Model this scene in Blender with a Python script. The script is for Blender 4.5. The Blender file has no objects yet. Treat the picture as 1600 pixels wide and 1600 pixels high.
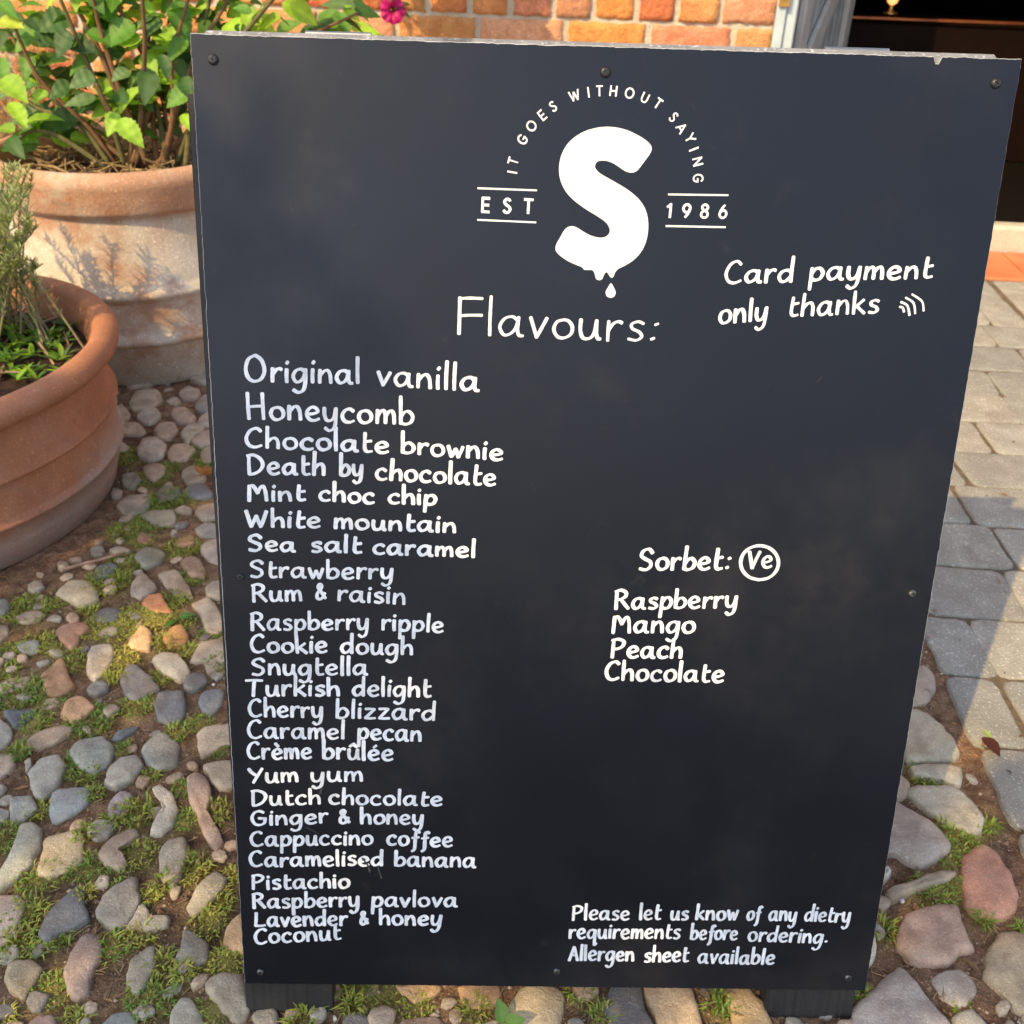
import bpy, math, random
import numpy as np
from mathutils import Vector, Matrix, noise as mnoise
random.seed(7); rng = np.random.default_rng(7)
S = bpy.context.scene; COL = S.collection

# ------------------------------------------------------------------ camera
F = 1550.0                                       # focal length in pixels of a 1600 px wide picture
CAM = np.array([-0.0749, -0.5861, 0.9675])
R = np.array([[0.99957, 0.02111, 0.02042], [-0.00609, -0.53129, 0.84717], [0.02873, -0.84693, -0.53093]])
u_, _, vt_ = np.linalg.svd(R); R = u_ @ vt_      # columns: camera right, down, forward in world axes
cd = bpy.data.cameras.new('camera'); cam = bpy.data.objects.new('camera', cd); COL.objects.link(cam)
cam.matrix_world = Matrix([[R[0,0], -R[0,1], -R[0,2], CAM[0]], [R[1,0], -R[1,1], -R[1,2], CAM[1]],
                           [R[2,0], -R[2,1], -R[2,2], CAM[2]], [0,0,0,1]])
cd.sensor_width = 36; cd.lens = 36*F/1600; cd.clip_start = 0.02; cd.clip_end = 500
cd.dof.use_dof = True; cd.dof.focus_distance = 0.86; cd.dof.aperture_fstop = 13
S.camera = cam

# ------------------------------------------------------------------ sky and sun
SUN = np.array([-0.636, -0.759, 0.871]); SUN /= np.linalg.norm(SUN)
world = bpy.data.worlds.new('World'); S.world = world; world.use_nodes = True
wn = world.node_tree; bg = wn.nodes['Background']
sky = wn.nodes.new('ShaderNodeTexSky'); sky.sky_type = 'NISHITA'; sky.sun_disc = False
sky.sun_elevation = math.asin(SUN[2]); sky.sun_rotation = math.atan2(SUN[0], SUN[1])
sky.dust_density = 1.5
hs = wn.nodes.new('ShaderNodeHueSaturation'); hs.inputs['Saturation'].default_value = 0.68      # thin summer haze: a paler blue
wn.links.new(sky.outputs[0], hs.inputs['Color']); wn.links.new(hs.outputs[0], bg.inputs[0]); bg.inputs[1].default_value = 0.15
sl = bpy.data.lights.new('sun', 'SUN'); so = bpy.data.objects.new('sun', sl); COL.objects.link(so)
sl.energy = 2.35; sl.angle = math.radians(0.5); sl.color = (1.0, 0.72, 0.33)
so.location = (-4, -5, 6); so.rotation_euler = Vector((-SUN).tolist()).to_track_quat('-Z', 'Y').to_euler()
S.view_settings.view_transform = 'Standard'; S.view_settings.look = 'None'
S.view_settings.exposure = 1.12; S.view_settings.gamma = 1.0
S.cycles.max_bounces = 6; S.cycles.use_denoising = True

# ------------------------------------------------------------------ helpers
def ray(x, y): return R @ np.array([(x-800)/F, (y-800)/F, 1.0])
def gp(x, y, z=0.0):                              # where a sight line meets the level z
    d = ray(x, y); return CAM + d*((z-CAM[2])/d[2])
def yp(x, y, Y):                                  # where it meets the upright plane at distance Y
    d = ray(x, y); return CAM + d*((Y-CAM[1])/d[1])
def px(p):
    q = R.T @ (np.asarray(p, float)-CAM); return 800+F*q[0]/q[2], 800+F*q[1]/q[2]
def lin(c):
    c = np.asarray(c, float)/255.0; return np.where(c <= .04045, c/12.92, ((c+.055)/1.055)**2.4)
def alb(c, e=0.62): return np.clip(lin(c)/e, 0.004, 0.75)
def nz(p, s=1.0): return mnoise.noise(Vector((p[0]*s, p[1]*s, p[2]*s)))

ORG = {}
def mk(name, v, f, m, parent=None, smooth=False, col=None, uv=None, mats=None, fm=None):
    v = np.asarray(v, float)
    o0 = ORG.get(parent.name, np.zeros(3)) if parent else np.zeros(3)
    me = bpy.data.meshes.new(name); me.from_pydata((v-o0).tolist(), [], f); me.update()
    if smooth: me.polygons.foreach_set('use_smooth', [True]*len(me.polygons))
    for mm in (mats or [m]): me.materials.append(mm)
    if fm is not None: me.polygons.foreach_set('material_index', fm)
    if col is not None:
        c = np.ones((len(v), 4), np.float32); c[:, :3] = col
        a = me.color_attributes.new('Col', 'FLOAT_COLOR', 'POINT'); a.data.foreach_set('color', c.ravel())
    if uv is not None:
        l = me.uv_layers.new(name='UVMap'); li = np.empty(len(me.loops), np.int32); me.loops.foreach_get('vertex_index', li)
        l.data.foreach_set('uv', np.asarray(uv, np.float32)[li].ravel())
    ob = bpy.data.objects.new(name, me); COL.objects.link(ob)
    if parent: ob.parent = parent
    ORG[ob.name] = o0
    return ob
def tag(o, label, cat, group=None, kind=None):
    if label: o['label'] = label
    if cat: o['category'] = cat
    if group: o['group'] = group
    if kind: o['kind'] = kind
    return o
def thing(name, loc, label, cat, group=None):
    o = bpy.data.objects.new(name, None); COL.objects.link(o); o.location = [float(c) for c in loc]
    o.empty_display_size = .05
    ORG[o.name] = np.array(loc, float); return tag(o, label, cat, group)
def struct(o): o['kind'] = 'structure'; return o

class MB:
    """collects vertices, faces and colours of ONE mesh"""
    def __init__(s): s.v = []; s.f = []; s.c = []; s.uv = []; s.fm = []
    def add(s, v, f, c=(1,1,1), uv=None, m=0):
        b = len(s.v); s.v.extend([tuple(map(float, p)) for p in v]); s.f.extend([tuple(i+b for i in q) for q in f])
        c = np.asarray(c, float)
        s.c.extend([tuple(c)]*len(v) if c.ndim == 1 else [tuple(k) for k in c])
        s.uv.extend([tuple(k) for k in uv] if uv is not None else [(0, 0)]*len(v)); s.fm.extend([m]*len(f))
    def build(s, name, m, parent=None, smooth=False, mats=None):
        return mk(name, s.v, s.f, m, parent, smooth, np.array(s.c), np.array(s.uv), mats, s.fm if mats else None)
    def box(s, o, ax, ay, az, c=(1,1,1), bev=0.0, m=0):
        """box centred on o with half axes ax, ay, az (vectors), edges chamfered by bev"""
        o, ax, ay, az = [np.asarray(k, float) for k in (o, ax, ay, az)]
        L = [np.linalg.norm(k) for k in (ax, ay, az)]; e = [k/l for k, l in zip((ax, ay, az), L)]
        b = min(bev, min(L)*.45)
        if b <= 0:
            v = [o+i*ax+j*ay+k*az for i in (-1,1) for j in (-1,1) for k in (-1,1)]
            s.add(v, [(0,1,3,2),(4,6,7,5),(0,4,5,1),(2,3,7,6),(0,2,6,4),(1,5,7,3)], c, m=m); return
        v = []; idx = {}
        for i in (-1,1):
            for j in (-1,1):
                for k in (-1,1):
                    sg = (i, j, k)
                    for a in range(3):
                        p = o.copy()
                        for q in range(3): p = p + e[q]*sg[q]*(L[q] if q == a else L[q]-b)
                        idx[(sg, a)] = len(v); v.append(p)
        f = []
        C = lambda i, j, k, a: idx[((i, j, k), a)]
        for a in range(3):
            for sg in (-1, 1):
                q = []
                for (p1, p2) in ((-1,-1),(1,-1),(1,1),(-1,1)):
                    t = [0,0,0]; t[a] = sg; t[(a+1)%3] = p1; t[(a+2)%3] = p2; q.append(C(*t, a))
                f.append(tuple(q if sg > 0 else q[::-1]))
        for a in range(3):                        # edges along axis a
            b1, b2 = (a+1)%3, (a+2)%3
            for s1 in (-1,1):
                for s2 in (-1,1):
                    def T(x): t = [0,0,0]; t[a] = x; t[b1] = s1; t[b2] = s2; return t
                    q = [C(*T(-1), b1), C(*T(1), b1), C(*T(1), b2), C(*T(-1), b2)]
                    f.append(tuple(q if s1*s2 > 0 else q[::-1]))
        for i in (-1,1):
            for j in (-1,1):
                for k in (-1,1):
                    q = [C(i,j,k,0), C(i,j,k,1), C(i,j,k,2)]; f.append(tuple(q if i*j*k > 0 else q[::-1]))
        s.add(v, f, c, m=m)
    def tube(s, pts, r, n=6, c=(1,1,1), cap=True):
        pts = [np.asarray(p, float) for p in pts]; k = len(pts); rr = r if hasattr(r, '__len__') else [r]*k
        v = []; up = np.array([.13, .27, .95])
        for i, p in enumerate(pts):
            d = pts[min(i+1, k-1)]-pts[max(i-1, 0)]; d = d/(np.linalg.norm(d)+1e-12)
            a = np.cross(d, up); l = np.linalg.norm(a)
            if l < .1: a = np.cross(d, [1, .1, 0]); l = np.linalg.norm(a)
            a /= l; b = np.cross(d, a)
            for j in range(n): t = 2*math.pi*j/n; v.append(p+rr[i]*(math.cos(t)*a+math.sin(t)*b))
        f = [(i*n+j, i*n+(j+1)%n, (i+1)*n+(j+1)%n, (i+1)*n+j) for i in range(k-1) for j in range(n)]
        if cap: f += [tuple(range(n))[::-1], tuple((k-1)*n+j for j in range(n))]
        s.add(v, f, c)
    def lathe(s, prof, o, n=64, c=(1,1,1), wob=0.0):
        o = np.asarray(o, float); v = []
        for i, (r, z) in enumerate(prof):
            for j in range(n):
                t = 2*math.pi*j/n; w = 1+wob*nz((math.cos(t)*1.5, math.sin(t)*1.5, z*6+o[0]))
                v.append(o+np.array([r*w*math.cos(t), r*w*math.sin(t), z]))
        k = len(prof)
        s.add(v, [(i*n+j, i*n+(j+1)%n, (i+1)*n+(j+1)%n, (i+1)*n+j) for i in range(k-1) for j in range(n)], c)

def smooth_line(p, per=5, closed=False):
    p = [np.asarray(q, float) for q in p]; n = len(p); out = []
    if n < 3 and not closed: return [p[0]+(p[-1]-p[0])*t for t in np.linspace(0, 1, per+1)]
    for i in range(n if closed else n-1):
        if closed: a, b, c, d = p[i-1], p[i], p[(i+1)%n], p[(i+2)%n]
        else: a, b, c, d = p[max(i-1,0)], p[i], p[i+1], p[min(i+2,n-1)]
        for t in np.arange(per)/per:
            out.append(.5*(2*b+(c-a)*t+(2*a-5*b+4*c-d)*t*t+(3*b-a-3*c+d)*t**3))
    if not closed: out.append(p[-1])
    return out

# ------------------------------------------------------------------ materials
def mat(name, c=(.5,.5,.5), c2=None, scale=8, rough=.6, bump=0.0, bscale=40, attr=False, metal=0, trans=0.0, spec=.5,
        speck=0.0, spscale=300, contrast=(.35,.65), detail=6, emis=None, rvar=0.0, bdist=.01, coat=0, stains=()):
    m = bpy.data.materials.new(name); m.use_nodes = True; nt = m.node_tree; N = nt.nodes; L = nt.links
    P = N['Principled BSDF']; tc = N.new('ShaderNodeTexCoord')
    def noi(sc, det=detail, ro=.6):
        n = N.new('ShaderNodeTexNoise'); n.inputs['Scale'].default_value = sc; n.inputs['Detail'].default_value = det
        n.inputs['Roughness'].default_value = ro; L.new(tc.outputs['Object'], n.inputs['Vector']); return n
    def mix(f, a, b, bt='MIX'):
        x = N.new('ShaderNodeMix'); x.data_type = 'RGBA'; x.blend_type = bt
        for s_, i in ((f, 0), (a, 6), (b, 7)):
            if hasattr(s_, 'is_linked') or hasattr(s_, 'links'): L.new(s_, x.inputs[i])
            elif i == 0: x.inputs[0].default_value = s_
            else: x.inputs[i].default_value = (*[float(k) for k in s_], 1)
        return x.outputs[2]
    def ramp(src, lo, hi):
        r = N.new('ShaderNodeMapRange'); r.inputs[1].default_value = lo; r.inputs[2].default_value = hi
        r.interpolation_type = 'SMOOTHSTEP'; L.new(src, r.inputs[0]); return r.outputs[0]
    if attr:
        a = N.new('ShaderNodeAttribute'); a.attribute_name = 'Col'; base = a.outputs['Color']
        if c2 is not None: base = mix(ramp(noi(scale).outputs[0], *contrast), base, mix(1.0, base, c2, 'MULTIPLY'))
    else:
        base = mix(ramp(noi(scale).outputs[0], *contrast), c, c2 if c2 is not None else c)
    if speck:
        v = noi(spscale, 2, .5); k = ramp(v.outputs[0], .58, .72)
        base = mix(mix(1.0, (speck,)*3, k, 'MULTIPLY') if False else k, base, mix(1.0, base, (1+2.2*speck,)*3, 'MULTIPLY'))
        k2 = ramp(noi(spscale*.7, 2, .5).outputs[0], .6, .75); base = mix(k2, base, mix(1.0, base, (1-.6*min(speck,1),)*3, 'MULTIPLY'))
    for (sc_, lo, hi, cc, amt) in stains:
        f = ramp(noi(sc_, 8, .68).outputs[0], lo, hi); mm = N.new('ShaderNodeMath'); mm.operation = 'MULTIPLY'
        L.new(f, mm.inputs[0]); mm.inputs[1].default_value = amt; base = mix(mm.outputs[0], base, cc)
    L.new(base, P.inputs['Base Color']); P.inputs['Roughness'].default_value = rough; P.inputs['Metallic'].default_value = metal
    P.inputs['Specular IOR Level'].default_value = spec; P.inputs['Coat Weight'].default_value = coat
    if rvar:
        r = N.new('ShaderNodeMapRange'); r.inputs[3].default_value = rough-rvar; r.inputs[4].default_value = rough+rvar
        r.inputs[1].default_value = .3; r.inputs[2].default_value = .7
        L.new(noi(scale*1.7).outputs[0], r.inputs[0]); L.new(r.outputs[0], P.inputs['Roughness'])
    if bump:
        b = N.new('ShaderNodeBump'); b.inputs['Strength'].default_value = bump; b.inputs['Distance'].default_value = bdist
        L.new(noi(bscale, 8, .65).outputs[0], b.inputs['Height']); L.new(b.outputs[0], P.inputs['Normal'])
    if trans:
        T = N.new('ShaderNodeBsdfTranslucent'); x = N.new('ShaderNodeMixShader'); x.inputs[0].default_value = trans
        L.new(mix(1.0, base, (1.5, 1.35, .5), 'MULTIPLY'), T.inputs[0])
        out = N['Material Output']; L.new(P.outputs[0], x.inputs[1]); L.new(T.outputs[0], x.inputs[2]); L.new(x.outputs[0], out.inputs[0])
    if emis:
        P.inputs['Emission Color'].default_value = (*emis[:3], 1); P.inputs['Emission Strength'].default_value = emis[3]
    return m

M_soil = mat('soil', attr=True, c2=(.5,.46,.46), scale=46, rough=.95, bump=1.0, bscale=260, bdist=.010, speck=.75, spscale=480, spec=.15, stains=((120,.58,.68,(.05,.035,.028),.6),(200,.62,.70,(.46,.36,.26),.5)))
M_stone = mat('stone', attr=True, c2=(.68,.66,.66), scale=34, rough=.68, bump=.75, bscale=210, bdist=.0035, speck=.34, spscale=640, rvar=.10,
              stains=((14, .56, .72, (.30,.24,.16), .35), (45, .60, .74, (.10,.085,.07), .5), (160, .60, .70, (.07,.06,.05), .45), (26, .60, .74, (.50,.44,.34), .4)))
M_paver = mat('paver', attr=True, c2=(.8,.79,.78), scale=16, rough=.9, bump=1.0, bscale=230, bdist=.004, speck=.5, spscale=280,
              stains=((7, .52, .74, (.17,.13,.095), .5), (38, .58, .72, (.36,.31,.25), .5), (90, .60, .72, (.12,.10,.08), .4), (150, .66, .72, (.04,.035,.03), .6)))
M_joint = mat('joint', attr=True, c2=(.6,.6,.6), scale=60, rough=.95, bump=1, bscale=300)
M_brick = mat('brick', attr=True, c2=(.8,.72,.66), scale=26, rough=.9, bump=.9, bscale=70, bdist=.012, speck=.25, spscale=200,
              stains=((18, .60, .78, (.58,.44,.32), .45), (40, .63, .76, (.14,.08,.06), .5)))
M_mortar = mat('mortar', (.66,.58,.44), (.56,.48,.36), 14, .95, 1, 150, bdist=.008)
M_terra = mat('terracotta', attr=True, c2=(.80,.76,.78), scale=9, rough=.8, bump=.35, bscale=90, bdist=.003, speck=.25, spscale=260,
              stains=((5, .52, .72, (.46,.27,.19), .45), (24, .58, .74, (.17,.085,.05), .55), (70, .64, .74, (.42,.32,.25), .5)))
M_terra_old = mat('weathered terracotta', attr=True, c2=(.78,.74,.70), scale=6, rough=.88, bump=.5, bscale=110, bdist=.004, speck=.3, spscale=240,
              stains=((5, .50, .66, (.40,.17,.085), .75), (9, .54, .72, (.50,.44,.34), .7), (30, .6, .74, (.10,.09,.06), .55)))
M_leaf = mat('leaf', attr=True, c2=(.8,.85,.7), scale=40, rough=.5, trans=.45, bump=.25, bscale=130, bdist=.003)
M_stem = mat('stem', attr=True, c2=(.7,.65,.6), scale=60, rough=.8, bump=.4, bscale=200, bdist=.002)
M_grass = mat('grass blade', attr=True, c2=(.8,.85,.7), scale=80, rough=.6, trans=.25)
M_petal = mat('petal', attr=True, c2=(.8,.5,.7), scale=60, rough=.55, trans=.3)
M_dry = mat('dry matter', attr=True, c2=(.65,.6,.5), scale=70, rough=.9)

# ================================================================== THE SETTING
WA = math.radians(-5)                              # the building front runs a little towards the viewer on the right
WT = np.array([math.cos(WA), math.sin(WA), 0]); WN = np.array([-WT[1], WT[0], 0]); WO = gp(1590, 400)
def wf(u, v, z=0.0): return WO+WT*u+WN*v+np.array([0, 0, z])
def uv_of(p): d = np.asarray(p)-WO; return d@WT, d@WN
def wallpt(x, y, v=0.0):
    d = ray(x, y); k = ((WO+WN*v-CAM)@WN)/(d@WN); p = CAM+d*k; return (p-WO)@WT, p[2]
def on_ground(l, s=.25, ox=0, oy=0, z=0.006): return [gp(ox+a*s, oy+b*s, z) for a, b in l]

# boundary between cobbles (left) and block paving (right)
EDGE = [gp(1442, 1010), gp(1600, 1378)]
ed = (EDGE[1]-EDGE[0])[:2]; ed /= np.linalg.norm(ed); en = np.array([-ed[1], ed[0]])      # towards the paving
if en[0] < 0: en = -en
def edge_d(p): return (np.asarray(p)[:2]-EDGE[0][:2])@en

# grass clumps: crop x, crop y, radius (crop px), greenness
def clumps(l, s, ox, oy): return [(gp(ox+a*s, oy+b*s), r*s, k) for a, b, r, k in l]
CL = clumps([(620,740,100,.3),(740,740,110,.25),(840,650,90,.35),(740,930,110,.12),(960,680,100,.12),(1020,640,80,.3),(1040,830,70,.15),(1150,700,60,.5),(440,950,90,.4),(140,1150,120,.9),
  (320,1170,90,.9),(570,1320,120,.9),(230,1330,80,.8),(860,1220,90,.75),(1010,1050,70,.2),(1250,1330,70,.8),(1370,1470,80,.9),(1110,1400,60,.7),(60,900,90,.8),(180,620,120,.6),(380,570,50,.5),
  (680,450,110,.6),(800,130,100,.6),(960,60,110,.8),(1150,240,90,.4),(800,330,90,.7),(1210,420,60,.9),(1380,960,60,.9),(770,1490,50,.7),(130,1520,50,.9),(460,1590,60,.8),(1330,770,70,.8),
  (250,820,80,.5),(330,860,60,.3),(1100,560,70,.7),(560,620,50,.6),(1180,880,50,.3),(30,1000,70,.6),(900,200,60,.6),(720,1050,50,.3)], .25, 0, 800)
CL += clumps([(800,1260,90,.5),(960,1400,90,.8),(1070,1330,60,.9),(1200,1240,70,.9),(1050,1540,100,.8),(790,1090,40,.3),(1280,1310,50,.7),(860,1400,60,.5),(1200,1530,50,.7)], .25, 0, 400)
CL += clumps([(440,30,40,.8),(550,60,60,.8),(240,270,60,.4),(20,450,90,.8),(590,170,40,.6),(950,50,50,.5),(1150,140,60,.9),(860,300,90,.5),(740,330,60,.6),(1150,340,70,.8),(1350,300,80,.5),
  (860,560,100,.3),(1210,640,90,.4),(560,640,80,.7),(230,710,90,.8),(380,680,50,.6),(720,690,50,.8),(540,430,50,.6),(1020,740,45,.7),(950,800,50,.4),(1350,850,100,.35),(1460,680,50,.3),
  (170,930,100,.45),(1300,980,90,.3),(100,1120,90,.7),(260,1140,50,.6),(370,1090,60,.8),(720,1130,90,.8),(320,1400,100,.7),(950,1450,120,.8),(1010,1230,60,.3),(1430,1230,100,.35),
  (1340,1530,90,.4),(30,1580,50,.3),(480,1590,60,.4),(1150,1300,40,.5),(540,800,40,.1),(890,1060,70,.2),(1250,1240,60,.2)], .25, 0, 1200)
CL += clumps([(690,240,60,.6),(870,570,90,.8),(920,610,50,.8),(1040,520,40,.8),(830,690,60,.6),(740,890,90,.75),(840,830,50,.6),(1020,1050,25,.8),(470,1090,60,.5),(340,1440,25,.7),(895,1530,35,.8),(1230,1080,20,.8)], .28135, 1250, 1150)
CL += clumps([(30,180,60,.3),(660,310,90,.7),(820,350,80,.4),(650,400,40,.4),(960,410,60,.4),(1250,430,60,.4),(400,470,60,.4)], .3125, 350, 1450)
CL += clumps([(330,580,40,.6),(850,540,50,.8),(230,480,40,.7)], .3625, 820, 1380)
def px_scale(p): return np.linalg.norm(p-CAM)/F
CLW = [(p, r*px_scale(p)*1.15, k) for p, r, k in CL]

# soil sheet reaching the horizon, fine near the sign
def axis(lo, hi, st, far):
    a = list(np.arange(lo, hi, st)); d = st
    while a[-1] < far: d *= 1.35; a.append(a[-1]+d)
    d = st
    while a[0] > -far: d *= 1.35; a.insert(0, a[0]-d)
    return np.array(a)
gx = axis(-1.45, 1.0, .0085, 70); gy = axis(-.5, 1.9, .0085, 70)
X, Y = np.meshgrid(gx, gy); Z = np.zeros_like(X)
clx = np.array([c[0][0] for c in CLW]); cly = np.array([c[0][1] for c in CLW]); clr = np.array([c[1] for c in CLW])
flat = np.stack([X.ravel(), Y.ravel()], 1); moss = np.zeros(len(flat)); zz = np.zeros(len(flat)); dry = np.zeros(len(flat))
near = (np.abs(flat[:,0]+.2) < 1.5) & (flat[:,1] > -.8) & (flat[:,1] < 2.2)
for i in np.nonzero(near)[0]:
    p = flat[i]; q = (p[0], p[1], 0)
    zz[i] = .003*nz(q, 14)+.003*nz(q, 45)+.0035*nz(q, 110)+.0008
    moss[i] = nz((p[0]+5, p[1], 0), 9)*.25+nz((p[0]+3, p[1], 0), 40)*.25
    dry[i] = nz((p[0], p[1]+9, 0), 4)
for cx, cy, r in zip(clx, cly, clr):
    d2 = (flat[:,0]-cx)**2+(flat[:,1]-cy)**2; moss = np.maximum(moss, np.exp(-d2/(r*1.1)**2)*1.0+moss*.3); zz = zz+.003*np.exp(-d2/(r*.9)**2)
moss = np.clip(moss, 0, 1)[:, None]; dry = np.clip(dry*.8+.5, 0, 1)[:, None]
c_soil = alb((146, 116, 92))*dry+alb((112, 90, 75))*(1-dry); c_moss = alb((130, 128, 62))
scol = c_soil*(1-moss*.8)+c_moss*moss*.8
nx, ny = len(gx), len(gy)
F4 = [(j*nx+i, j*nx+i+1, (j+1)*nx+i+1, (j+1)*nx+i) for j in range(ny-1) for i in range(nx-1)]
struct(mk('ground', np.column_stack([flat, np.where(near, zz, -.004)]), F4, M_soil, None, True, scol))
SOILZ = lambda x, y: .003*nz((x,y,0),14)+.003*nz((x,y,0),45)+.0008

# ---- cobbles
ST = []                                            # (outline in world xy, colour)
def st(l, c, s=.25, ox=0, oy=0):
    m_ = sum(c)/3; c = tuple(m_+(k-m_)*(.60 if max(c)-min(c) < 60 else .85) for k in c); c = tuple(k*.84+d*.16 for k, d in zip(c, (150, 134, 114))); ST.append(([gp(ox+a*s, oy+b*s, .008)[:2] for a, b in l], c))
def stones(txt, s, ox, oy):
    for ln in txt.strip().split('\n'):
        a, b = ln.split('|'); n = list(map(int, a.split())); st(list(zip(n[::2], n[1::2])), tuple(map(int, b.split())), s, ox, oy)
stones('''180 30 215 -20 270 -70 360 -80 410 -20 360 90 260 190 205 150|130 135 132
660 40 690 -30 760 -75 850 -85 890 -30 830 60 720 110 650 90|128 130 126
60 190 190 165 230 240 150 310 60 330|122 126 124
-40 240 50 260 40 320 -40 330|122 124 120
310 180 370 125 560 115 530 220 440 290 320 330|118 128 136
690 200 760 140 820 150 810 230 740 300 670 290|124 113 132
950 130 1000 100 1070 150 1110 260 1080 340 1010 400 935 400 970 340 1020 280 1010 210|168 162 150
945 235 1000 228 992 290 955 302|140 136 128
1170 70 1230 30 1300 80 1320 170 1300 290 1370 380 1390 450 1350 500 1280 430 1230 300 1190 220|146 116 106
1270 -20 1450 -50 1455 100 1380 120 1320 80|148 136 122
130 360 190 340 260 370 245 480 200 590 100 680 -30 760 -30 690 60 520|136 140 126
280 430 430 380 500 380 515 560 400 640 310 680 235 640 260 520|150 134 104
610 530 700 420 830 365 865 420 760 490 730 560 790 590 760 630 660 600|148 124 104
990 540 1050 450 1150 430 1165 530 1130 660 1080 735 1010 690|134 124 108
1170 850 1230 740 1340 640 1410 680 1390 760 1290 860 1220 920 1180 890|126 122 112
-80 800 110 780 150 850 110 960 60 1070 -80 1100|160 140 124
240 1040 270 930 350 830 490 720 520 760 520 850 550 930 500 970 400 1010 290 1090|72 82 98
600 870 650 770 780 690 850 690 870 780 870 850 790 960 710 995 620 940|124 121 114
785 990 890 840 940 910 1050 920 1040 980 960 1010 860 1005|126 123 116
400 1240 470 1090 540 1025 620 1060 625 1180 570 1280 550 1400 470 1430 410 1380|128 104 98
790 1290 820 1200 900 1130 970 1110 965 1230 920 1340 840 1415 800 1360|130 125 110
1090 1210 1130 1100 1150 1010 1220 1030 1300 1100 1290 1190 1200 1240 1130 1290|112 112 108
1395 1080 1420 980 1500 900 1560 950 1560 1150 1430 1130|190 135 95
20 1310 60 1220 180 1190 250 1250 200 1350 140 1430 50 1380|140 125 95
1280 1350 1400 1290 1515 1300 1560 1500 1490 1590 1430 1550 1340 1450|138 128 108
1060 1530 1130 1430 1200 1450 1280 1600 1200 1680 1070 1660|130 130 120
600 1620 700 1540 810 1510 850 1600 760 1700 640 1700|98 108 110
160 1600 230 1540 320 1530 350 1600 300 1680 180 1690|150 115 105''', .25, 0, 1200)
stones('''870 20 960 -10 1080 -10 1090 60 980 80|134 129 114
1220 100 1280 65 1370 80 1420 150 1260 145|112 112 112
1250 220 1300 175 1440 170 1440 330 1300 290|140 125 115
850 150 890 120 960 165 930 195 870 185|135 95 75
1100 170 1200 140 1210 190 1110 210|140 105 80
840 280 920 220 1030 250 1000 310 900 340|110 115 100
1130 320 1170 275 1240 290 1280 350 1270 400 1180 390|130 95 75
570 400 620 330 690 310 730 340 680 400 600 410|80 90 95
990 390 1090 360 1140 400 1180 460 1200 520 1100 515 1050 470|150 125 100
820 460 880 370 940 420 980 460 950 500 880 530 825 510|140 120 105
355 510 430 440 550 430 600 480 610 540 500 580 400 540|140 130 110
1280 470 1330 430 1440 415 1440 540 1310 520|140 130 115
890 570 930 525 1000 515 1030 560 1080 620 1020 640 940 610|170 105 65
580 640 620 600 720 590 760 620 720 670 620 680|85 85 85
1200 570 1300 530 1350 580 1400 680 1360 750 1290 740 1250 640|150 130 110
345 750 420 700 520 690 560 720 510 770 480 830 440 850|150 110 90
800 820 840 750 890 700 950 760 930 850 850 850|190 142 104
1020 790 1060 720 1130 700 1175 760 1150 820 1060 830|196 122 64
540 940 570 840 690 820 705 900 670 990 590 1045 545 1000|160 146 128
950 920 1010 880 1110 890 1180 970 1170 1020 1110 1040 1010 990|166 152 126
260 1020 330 950 390 910 420 1000 460 1080 360 1140 290 1130|155 115 85
750 1040 790 970 840 950 940 1030 990 1100 930 1130 840 1170 780 1130|110 105 105
960 1190 990 1130 1060 1110 1140 1120 1160 1210 1130 1290 1050 1320 980 1270|88 94 106
1240 1170 1290 1110 1390 1100 1390 1180 1320 1260 1270 1240|95 105 116
1190 930 1260 810 1390 800 1430 930 1300 1000 1270 930|155 135 115
100 830 150 800 240 800 240 860 150 870|85 95 95
-30 1090 60 1030 190 1020 150 1080 30 1120|155 130 110
20 1240 130 1230 240 1220 160 1320 90 1340|60 70 86
380 1260 430 1170 500 1150 590 1210 540 1260 460 1310|160 125 95
-60 1290 0 1280 60 1330 70 1400 0 1470 -60 1470|125 130 130
140 1450 230 1370 380 1320 450 1350 380 1410 240 1475|150 125 105
700 1410 760 1350 860 1330 820 1380 740 1420|75 85 100
430 1500 500 1420 640 1400 710 1470 680 1560 600 1620 500 1590|120 130 130
885 1470 960 1390 1020 1370 1110 1440 1100 1560 1000 1600 920 1560|120 125 120
1230 1380 1280 1330 1470 1310 1470 1440 1380 1450 1260 1520|168 144 120
-60 1530 60 1500 90 1540 70 1600 -40 1660|150 130 115
150 1560 190 1530 200 1580 170 1630|122 120 116
-60 560 50 550 60 600 20 640 -60 640|100 105 105
-60 700 40 700 50 760 0 800 -60 800|130 115 105''', .25, 0, 800)
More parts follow.
